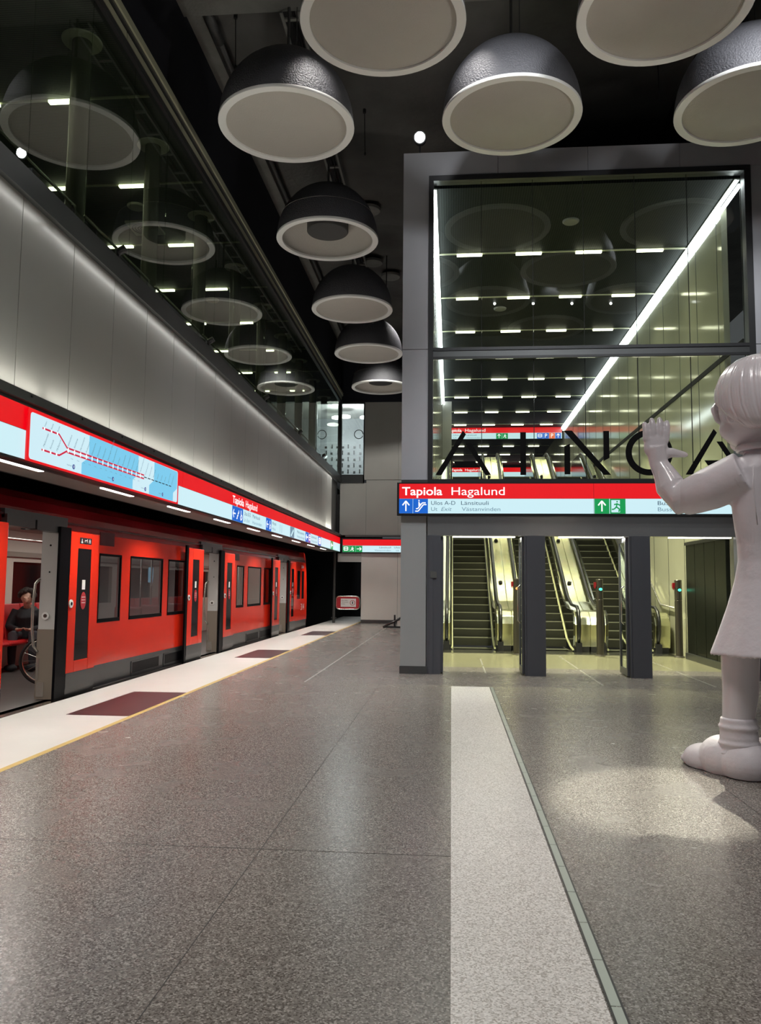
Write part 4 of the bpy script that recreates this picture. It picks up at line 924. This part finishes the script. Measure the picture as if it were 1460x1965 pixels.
# ------------------------------------------------------------------ bicycle and passenger in the train
def remesh(o, vox, smooth=6):
    r = o.modifiers.new('remesh', 'REMESH'); r.mode = 'VOXEL'; r.voxel_size = vox; r.use_smooth_shade = True
    if smooth: s_ = o.modifiers.new('smooth', 'SMOOTH'); s_.factor = .5; s_.iterations = smooth
    return o
by = thing('bicycle', 'bicycle with a dark tyre standing inside the open train door', 'bicycle', (-5.5, 11.0, -.01)); LOC[by.name] = Vector((-5.5, 11.0, -.01))
def wheel(c, ax):
    c = Vector(c); ax = Vector(ax).normalized(); u = Vector((0, 0, 1)); v = ax.cross(u); R = .31
    pts = [c+u*(R*math.cos(a*PI/24))+v*(R*math.sin(a*PI/24)) for a in range(48)]
    ty = MB().path(pts, .02, 10, True).build('tyre', 'rubber', by, True); LOC[ty.name] = LOC[by.name]
    MB().path([c+(p-c)*.925 for p in pts], .009, 8, True).build('rim', 'stainless', ty, True)
    for k in range(20):
        p = c+(pts[int(k*48/20)]-c)*.92; MB().tube(c+ax*(.025 if k % 2 else -.025), p, .0016, 5).build('spoke', 'stainless', ty)
    MB().tube(c-ax*.04, c+ax*.04, .02, 12).build('hub', 'stainless', ty)
    q = c+(pts[28]-c)*.55; MB().box(q.x-.03, q.x+.03, q.y-.01, q.y+.01, q.z-.015, q.z+.015).build('reflector', 'reflector_orange', ty)
wheel((-5.47, 10.55, .32), (.35, -.94, 0)); wheel((-5.25, 11.6, .32), (.98, -.2, 0))
B = {k: Vector(v) for k, v in dict(bb=(-5.33, 11.18, .30), seat=(-5.30, 11.35, .78), head=(-5.44, 10.72, .82), headl=(-5.45, 10.68, .68), rear=(-5.25, 11.6, .32), front=(-5.47, 10.55, .32)).items()}
mb = MB()
for a, b in (('bb', 'seat'), ('bb', 'headl'), ('seat', 'head'), ('bb', 'rear'), ('seat', 'rear')): mb.tube(B[a], B[b], .017, 10)
mb.build('frame', 'cloth_black', by, True)
MB().path([B['head']+Vector((0, .02, .12)), B['headl'], B['front']], .014, 8).build('fork', 'dark_metal', by, True)
MB().path([B['head']+Vector((.26, .12, .16)), B['head']+Vector((.1, 0, .14)), B['head']+Vector((-.1, 0, .14)), B['head']+Vector((-.26, .12, .16))], .012, 8).build('handlebar', 'dark_metal', by, True)
MB().ell(B['seat']+Vector((0, .02, .13)), (.07, .13, .035)).tube(B['seat'], B['seat']+Vector((0, 0, .13)), .013, 8).build('saddle', 'cloth_black', by, True)
MB().path([B['front']+Vector((-.02+.33*math.sin(a)*-.0, 0, 0))+Vector((-.94*.335*math.sin(a), -.35*.335*math.sin(a), .335*math.cos(a))) for a in [.3*i-1.2 for i in range(6)]], .012, 6, flat=1.8).build('mudguard', 'dark_metal', by, True)
pc = Vector((-6.82, 12.55, 0)); pf = Vector((.35, -.937, 0)); pr_ = Vector((-.937, -.35, 0))
def PQ(f, r, z): return pc+pf*f+pr_*r+Vector((0, 0, z))
pe = thing('person', 'curly haired person in black seated in the train looking down at their hands', 'person', tuple(pc)); LOC[pe.name] = pc
hd = PQ(.24, 0, 1.12)
mb = MB()
mb.ell(hd, (.082, .082, .11), 20, 14); mb.ell(hd+pf*.075+Vector((0, 0, -.03)), (.03, .03, .05)); mb.ell(hd+pf*.098+Vector((0, 0, -.02)), (.012, .012, .018))
for sd in (-1, 1): mb.ell(hd+pr_*.083*sd, (.014, .018, .028)); mb.ell(hd+pf*.085+pr_*.03*sd+Vector((0, 0, .005)), (.012, .012, .008))
mb.ell(hd+pf*.088+Vector((0, 0, -.065)), (.012, .014, .007))
mb.path([hd-Vector((0, 0, .08)), PQ(.14, 0, .95)], [.052, .06]); mb.path([PQ(.14, 0, .93), PQ(.06, 0, .75), PQ(.02, 0, .52)], [.14, .13, .14], flat=1.2)
for sd in (-1, 1):
    mb.path([PQ(.13, .17*sd, .90), PQ(.2, .25*sd, .66), PQ(.42, .08*sd, .62)], [.05, .042, .028])
    h = PQ(.44, .06*sd, .625)
    mb.ell(h, (.04, .035, .022))
    for q in range(4): mb.path([h+pf*.02+pr_*(.018*(q-1.5)), h+pf*.06+pr_*(.018*(q-1.5))-pr_*.01*sd+Vector((0, 0, .01)), h+pf*.07+pr_*(.014*(q-1.5))-pr_*.03*sd+Vector((0, 0, .03))], [.0095, .009, .008], 8)
    mb.path([h+pr_*-.02*sd, h-pr_*.045*sd+Vector((0, 0, .02)), h-pr_*.05*sd+pf*.03+Vector((0, 0, .035))], [.011, .01, .009], 8)
    mb.path([PQ(.02, .1*sd, .53), PQ(.45, .15*sd, .53), PQ(.46, .15*sd, .1)], [.085, .06, .04]); mb.ell(PQ(.52, .15*sd, .05), (.08, .08, .045))
remesh(mb.build('body', 'skin', pe, True), .008, 3)
mb = MB(); mb.path([PQ(.15, 0, .97), PQ(.12, 0, .88), PQ(.06, 0, .72), PQ(.03, 0, .5)], [.10, .175, .17, .175], 16, flat=1.3)
for sd in (-1, 1): mb.path([PQ(.12, .15*sd, .91), PQ(.2, .26*sd, .66), PQ(.38, .11*sd, .625)], [.09, .07, .05], 14)
remesh(mb.build('jacket', 'cloth_black', pe, True), .012)
mb = MB()
for sd in (-1, 1): mb.path([PQ(0, .1*sd, .54), PQ(.46, .15*sd, .54), PQ(.48, .15*sd, .3), PQ(.46, .15*sd, .1)], [.1, .078, .065, .055], 14)
remesh(mb.build('trousers', 'cloth_grey', pe, True), .012)
for sd in (-1, 1): remesh(MB().ell(PQ(.53, .15*sd, .05), (.1, .095, .055)).ell(PQ(.45, .15*sd, .07), (.055, .055, .07)).build('shoe', 'cloth_black', pe, True), .012)
mb = MB()
for k in range(60):
    a = random.uniform(0, 2*PI); e = random.uniform(-.1, 1.4); d_ = Vector((math.cos(a)*math.cos(e), math.sin(a)*math.cos(e), math.sin(e)))
    if d_.dot(pf) > .55 and e < .5: continue
    mb.ell(hd+Vector((0, 0, .03))+d_*.11, (.036, .036, .034), 10, 6)
mb.build('hair', 'hair_dark', pe, True)

# ------------------------------------------------------------------ statue of a child
st = thing('statue', 'tall glossy white statue of a child in a dress with raised arms, seen from behind', 'statue', (2.42, 6.35, 0))
D = Vector((-.42, .91, 0)).normalized(); Rr = Vector((D.y, -D.x, 0)); Z = Vector((0, 0, 1)); BC = Vector((2.43, 6.35, 0))
def W(r, f, z): return BC+Rr*r+D*f+Z*z
def ringloft(mb, rings, n=40, cen=None, power=1.0, wob=None):
    k = len(mb.v)
    for i, (z, rx, ry, *o_) in enumerate(rings):
        ox = o_[0] if o_ else 0; oy = o_[1] if len(o_) > 1 else 0
        for j in range(n):
            a = 2*PI*j/n; w = 1+(wob(a, z) if wob else 0)
            mb.v.append((cen or BC)+Rr*(ox+rx*w*math.cos(a))+D*(oy+ry*w*math.sin(a))+Z*z)
    for i in range(len(rings)-1):
        for j in range(n): mb.f.append((k+i*n+j, k+i*n+(j+1) % n, k+(i+1)*n+(j+1) % n, k+(i+1)*n+j))
    mb.f.append(tuple(k+j for j in range(n-1, -1, -1))); mb.f.append(tuple(k+(len(rings)-1)*n+j for j in range(n)))
    return mb
body = MB()
HC = Vector((2.36, 6.38, 2.78))
rotD = Vector((D.x, D.y, 0)).to_track_quat('Y', 'Z').to_euler()
body.ell(HC+Z*.0, (.27, .28, .30), 32, 20, rotD)
body.ell(HC-Z*.12+D*.04-Rr*.0, (.235, .23, .20), 28, 16, rotD)          # jaw and cheeks
body.ell(HC-Z*.15-Rr*.14+D*.08, (.11, .12, .105), 20, 12, rotD); body.ell(HC-Z*.15+Rr*.14+D*.08, (.11, .12, .105), 20, 12, rotD)
body.ell(HC-Z*.25+D*.18, (.075, .07, .06), 16, 10, rotD)               # chin
body.ell(HC+D*.285-Z*.07, (.035, .055, .05), 16, 10, rotD)             # nose
body.ell(HC+D*.262-Z*.165, (.07, .03, .02), 16, 10, rotD)              # lips
for sd in (-1, 1):
    body.ell(HC+D*.245+Rr*.10*sd-Z*.01, (.05, .03, .03), 14, 10, rotD); body.ell(HC+D*.25+Rr*.10*sd+Z*.06, (.07, .03, .018), 14, 8, rotD)
    body.ell(HC+Rr*.265*sd-Z*.06-D*.02, (.03, .05, .07), 14, 10, rotD)
body.path([W(0, -.02, 2.3), Vector((2.38, 6.37, 2.62))], [.17, .15], 24)
ringloft(body, [(2.42, .12, .12), (2.25, .28, .16), (1.9, .26, .17), (1.6, .23, .16), (1.2, .26, .2), (.95, .25, .2)])
def hand(palm, up, thumb, back, s=1.0, spread=1.0):
    """palm centre, finger direction, thumb-side direction, back-of-hand direction"""
    up = up.normalized(); thumb = (thumb-up*thumb.dot(up)).normalized(); bk = up.cross(thumb)*(1 if up.cross(thumb).dot(back) > 0 else -1)
    M_ = Matrix((thumb, bk, up)).transposed().to_quaternion().to_euler()
    body.ell(palm, (.100*s, .042*s, .105*s), 24, 14, M_); body.ell(palm+up*.05*s, (.102*s, .036*s, .055*s), 20, 12, M_); body.ell(palm+thumb*.05*s-up*.03*s-bk*.01, (.05*s, .045*s, .07*s), 18, 12, M_)
    for q, (o_, L_) in enumerate(((-.088, .135), (-.030, .172), (.030, .180), (.088, .160))):
        b0 = palm+thumb*o_*s*.90+up*.055*s; d_ = (up+thumb*o_*.85*spread).normalized()
        body.path([b0, b0+d_*L_*.45*s+bk*.008, b0+d_*L_*.78*s+bk*.0, b0+d_*L_*s-bk*.012, b0+d_*(L_+.018)*s-bk*.018], [.0285*s, .027*s, .0255*s, .023*s, .015*s], 14)
    t0 = palm+thumb*.06*s-up*.055*s
    body.path([t0, t0+thumb*.075*s+up*.02*s, t0+thumb*.14*s+up*.012*s, t0+thumb*.185*s+up*.008*s, t0+thumb*.205*s+up*.006*s], [.046*s, .04*s, .030*s, .022*s, .01*s], 16)
# left arm (towards the entrance), bent upward, palm against the air
sh = W(-.27, .0, 2.24); el = Vector((1.80, 6.52, 2.10)); wr = Vector((1.675, 6.62, 2.39)); pm = Vector((1.655, 6.63, 2.525))
body.path([sh, (sh+el)/2-Z*.01, el, el+(wr-el)*.35+Vector((-.015, 0, 0)), el+(wr-el)*.75, wr, pm], [.15, .14, .135, .115, .085, .074, .075], 24)
hand(pm, Vector((.04, .03, 1)), Vector((1, .1, 0)), Vector((0, -1, 0)), 1.0)
body_right = (W(.27, 0, 2.24), W(.72, .38, 2.12), W(.70, .62, 2.42), W(.70, .64, 2.55))
body.path([body_right[0], (body_right[0]+body_right[1])/2, body_right[1], body_right[2], body_right[3]], [.15, .14, .12, .068, .075], 20)
hand(body_right[3], Vector((0, .05, 1)), -Rr, -D, 1.0)
# legs
LA = Vector((2.145, 6.34, .30)); LK = Vector((2.165, 6.32, .95)); RA = Vector((2.66, 6.62, .30)); RK = Vector((2.63, 6.52, .95))
for a, k in ((LA, LK), (RA, RK)): body.path([k+Z*.1, k, (a+k)/2+D*-.01, a+Z*.12, a-Z*.12], [.15, .14, .128, .115, .12], 26)
bo = remesh(body.build('body', 'statue', st, True), .0085, 4)
# hair: bob with strands
def strand(a, z): return .0045*math.sin(a*37+z*1.5)+.0035*math.sin(a*61+z*3)+.006*math.sin(a*9+2)+.003*math.sin(a*83-z*2)
hr = MB(); hc = Vector((2.385, 6.335, 0))
rings = [(3.195, .03, .03), (3.185, .10, .10), (3.155, .18, .18), (3.10, .25, .25), (3.03, .30, .30), (2.94, .333, .335), (2.84, .345, .35, 0, -.01), (2.75, .34, .345, 0, -.02), (2.66, .315, .31, 0, -.05), (2.60, .27, .25, 0, -.09), (2.58, .2, .18, 0, -.10)]
k0 = len(hr.v); n = 420
for i, (z, rx, ry, *o_) in enumerate(rings):
    oy = o_[1] if len(o_) > 1 else 0
    for j in range(n):
        a = 2*PI*j/n; w = 1+strand(a, z)*(min(1, i/3))
        # front hair is cut higher: lift the lower rings towards the face
        fr_ = max(0, math.sin(a)); lift = fr_**1.2*max(0, 2.92-z)*.75
        hr.v.append(hc+Rr*(rx*w*math.cos(a))+D*(oy+ry*w*math.sin(a))+Z*(z+lift))
for i in range(len(rings)-1):
    for j in range(n): hr.f.append((k0+i*n+j, k0+i*n+(j+1) % n, k0+(i+1)*n+(j+1) % n, k0+(i+1)*n+j))
hr.f.append(tuple(k0+j for j in range(n-1, -1, -1))); hr.f.append(tuple(k0+(len(rings)-1)*n+j for j in range(n)))
hr.build('hair', 'statue', st, True)
MB().path([Vector((2.36, 6.22, 3.10)), Vector((2.39, 6.18, 3.17)), Vector((2.46, 6.14, 3.27)), Vector((2.54, 6.1, 3.30))], [.05, .06, .085, .05], 16).build('hair_bow', 'statue', st, True)
fr = MB().path([Vector((2.16, 6.52, 2.86)), Vector((2.085, 6.50, 2.80)), Vector((2.10, 6.47, 2.72)), Vector((2.15, 6.42, 2.66))], [.06, .035, .03, .03], 12)
remesh(fr.build('fringe', 'statue', st, True), .01)
# dress with sleeves
dm = MB()
def fold(a, z): return (.035*math.sin(a*5+.6)+.02*math.sin(a*9+2))*max(0, (1.7-z)/.8)
ringloft(dm, [(2.47, .145, .14), (2.43, .18, .15), (2.38, .25, .17), (2.30, .315, .195), (2.15, .335, .21), (1.95, .315, .205), (1.72, .28, .195), (1.60, .275, .195), (1.45, .30, .22), (1.25, .36, .27), (1.05, .43, .33), (.90, .485, .38), (.885, .475, .37), (.93, .44, .34)], 64, None, 1, fold)
dm.path([W(-.24, 0, 2.26), (sh+el)/2+Vector((.0, 0, -.015)), el+(sh-el)*.22+Vector((0, 0, -.02)), el+Vector((.03, 0, -.01))], [.175, .165, .148, .132], 28)
dm.path([body_right[0], (body_right[0]+body_right[1])/2, body_right[1]], [.17, .165, .145], 24)
remesh(dm.build('dress', 'statue_matt', st, True), .012, 5)
MB().lathe([(.16, 0), (.185, .01), (.19, .04), (.175, .06), (.155, .05)], (2.38, 6.345, 2.435), 40, True).build('collar', 'statue', st, True)
MB().path([W(-.26, -.108, 2.30), W(-.275, -.117, 2.15), W(-.262, -.115, 2.0), W(-.245, -.112, 1.86)], .006, 8).build('armhole_seam', 'statue', st, True)
for a, dr in ((LA, Vector((-.54, .84, 0)).normalized()), (RA, Vector((-.3, .95, 0)).normalized())):
    sk = MB()
    for q, (zz, rr) in enumerate(((.41, .128), (.36, .145), (.285, .139), (.24, .150), (.17, .152), (.12, .15))): sk.ell(a-Z*.30+Z*zz, (rr, rr*1.02, .045), 24, 10)
    sk.path([a-Z*.15, a+Z*.12], [.14, .13], 24)
    remesh(sk.build('sock', 'statue_matt', st, True), .01, 3)
    g = Vector((a.x, a.y, 0)); sd = Vector((dr.y, -dr.x, 0)); M_ = Matrix((sd, dr, Z)).transposed().to_quaternion().to_euler()
    so = MB(); so.ell(g-dr*.05+Z*.10, (.175, .19, .17), 28, 16, M_); so.ell(g+dr*.12+Z*.10, (.165, .22, .18), 28, 16, M_); so.ell(g+dr*.30+Z*.06, (.135, .20, .125), 28, 16, M_); so.ell(g+dr*.45+Z*.04, (.07, .09, .05), 20, 12, M_)
    so.v = [Vector((v.x, v.y, max(.0, v.z))) for v in so.v]
    remesh(so.build('shoe', 'statue_matt', st, True), .01, 3)
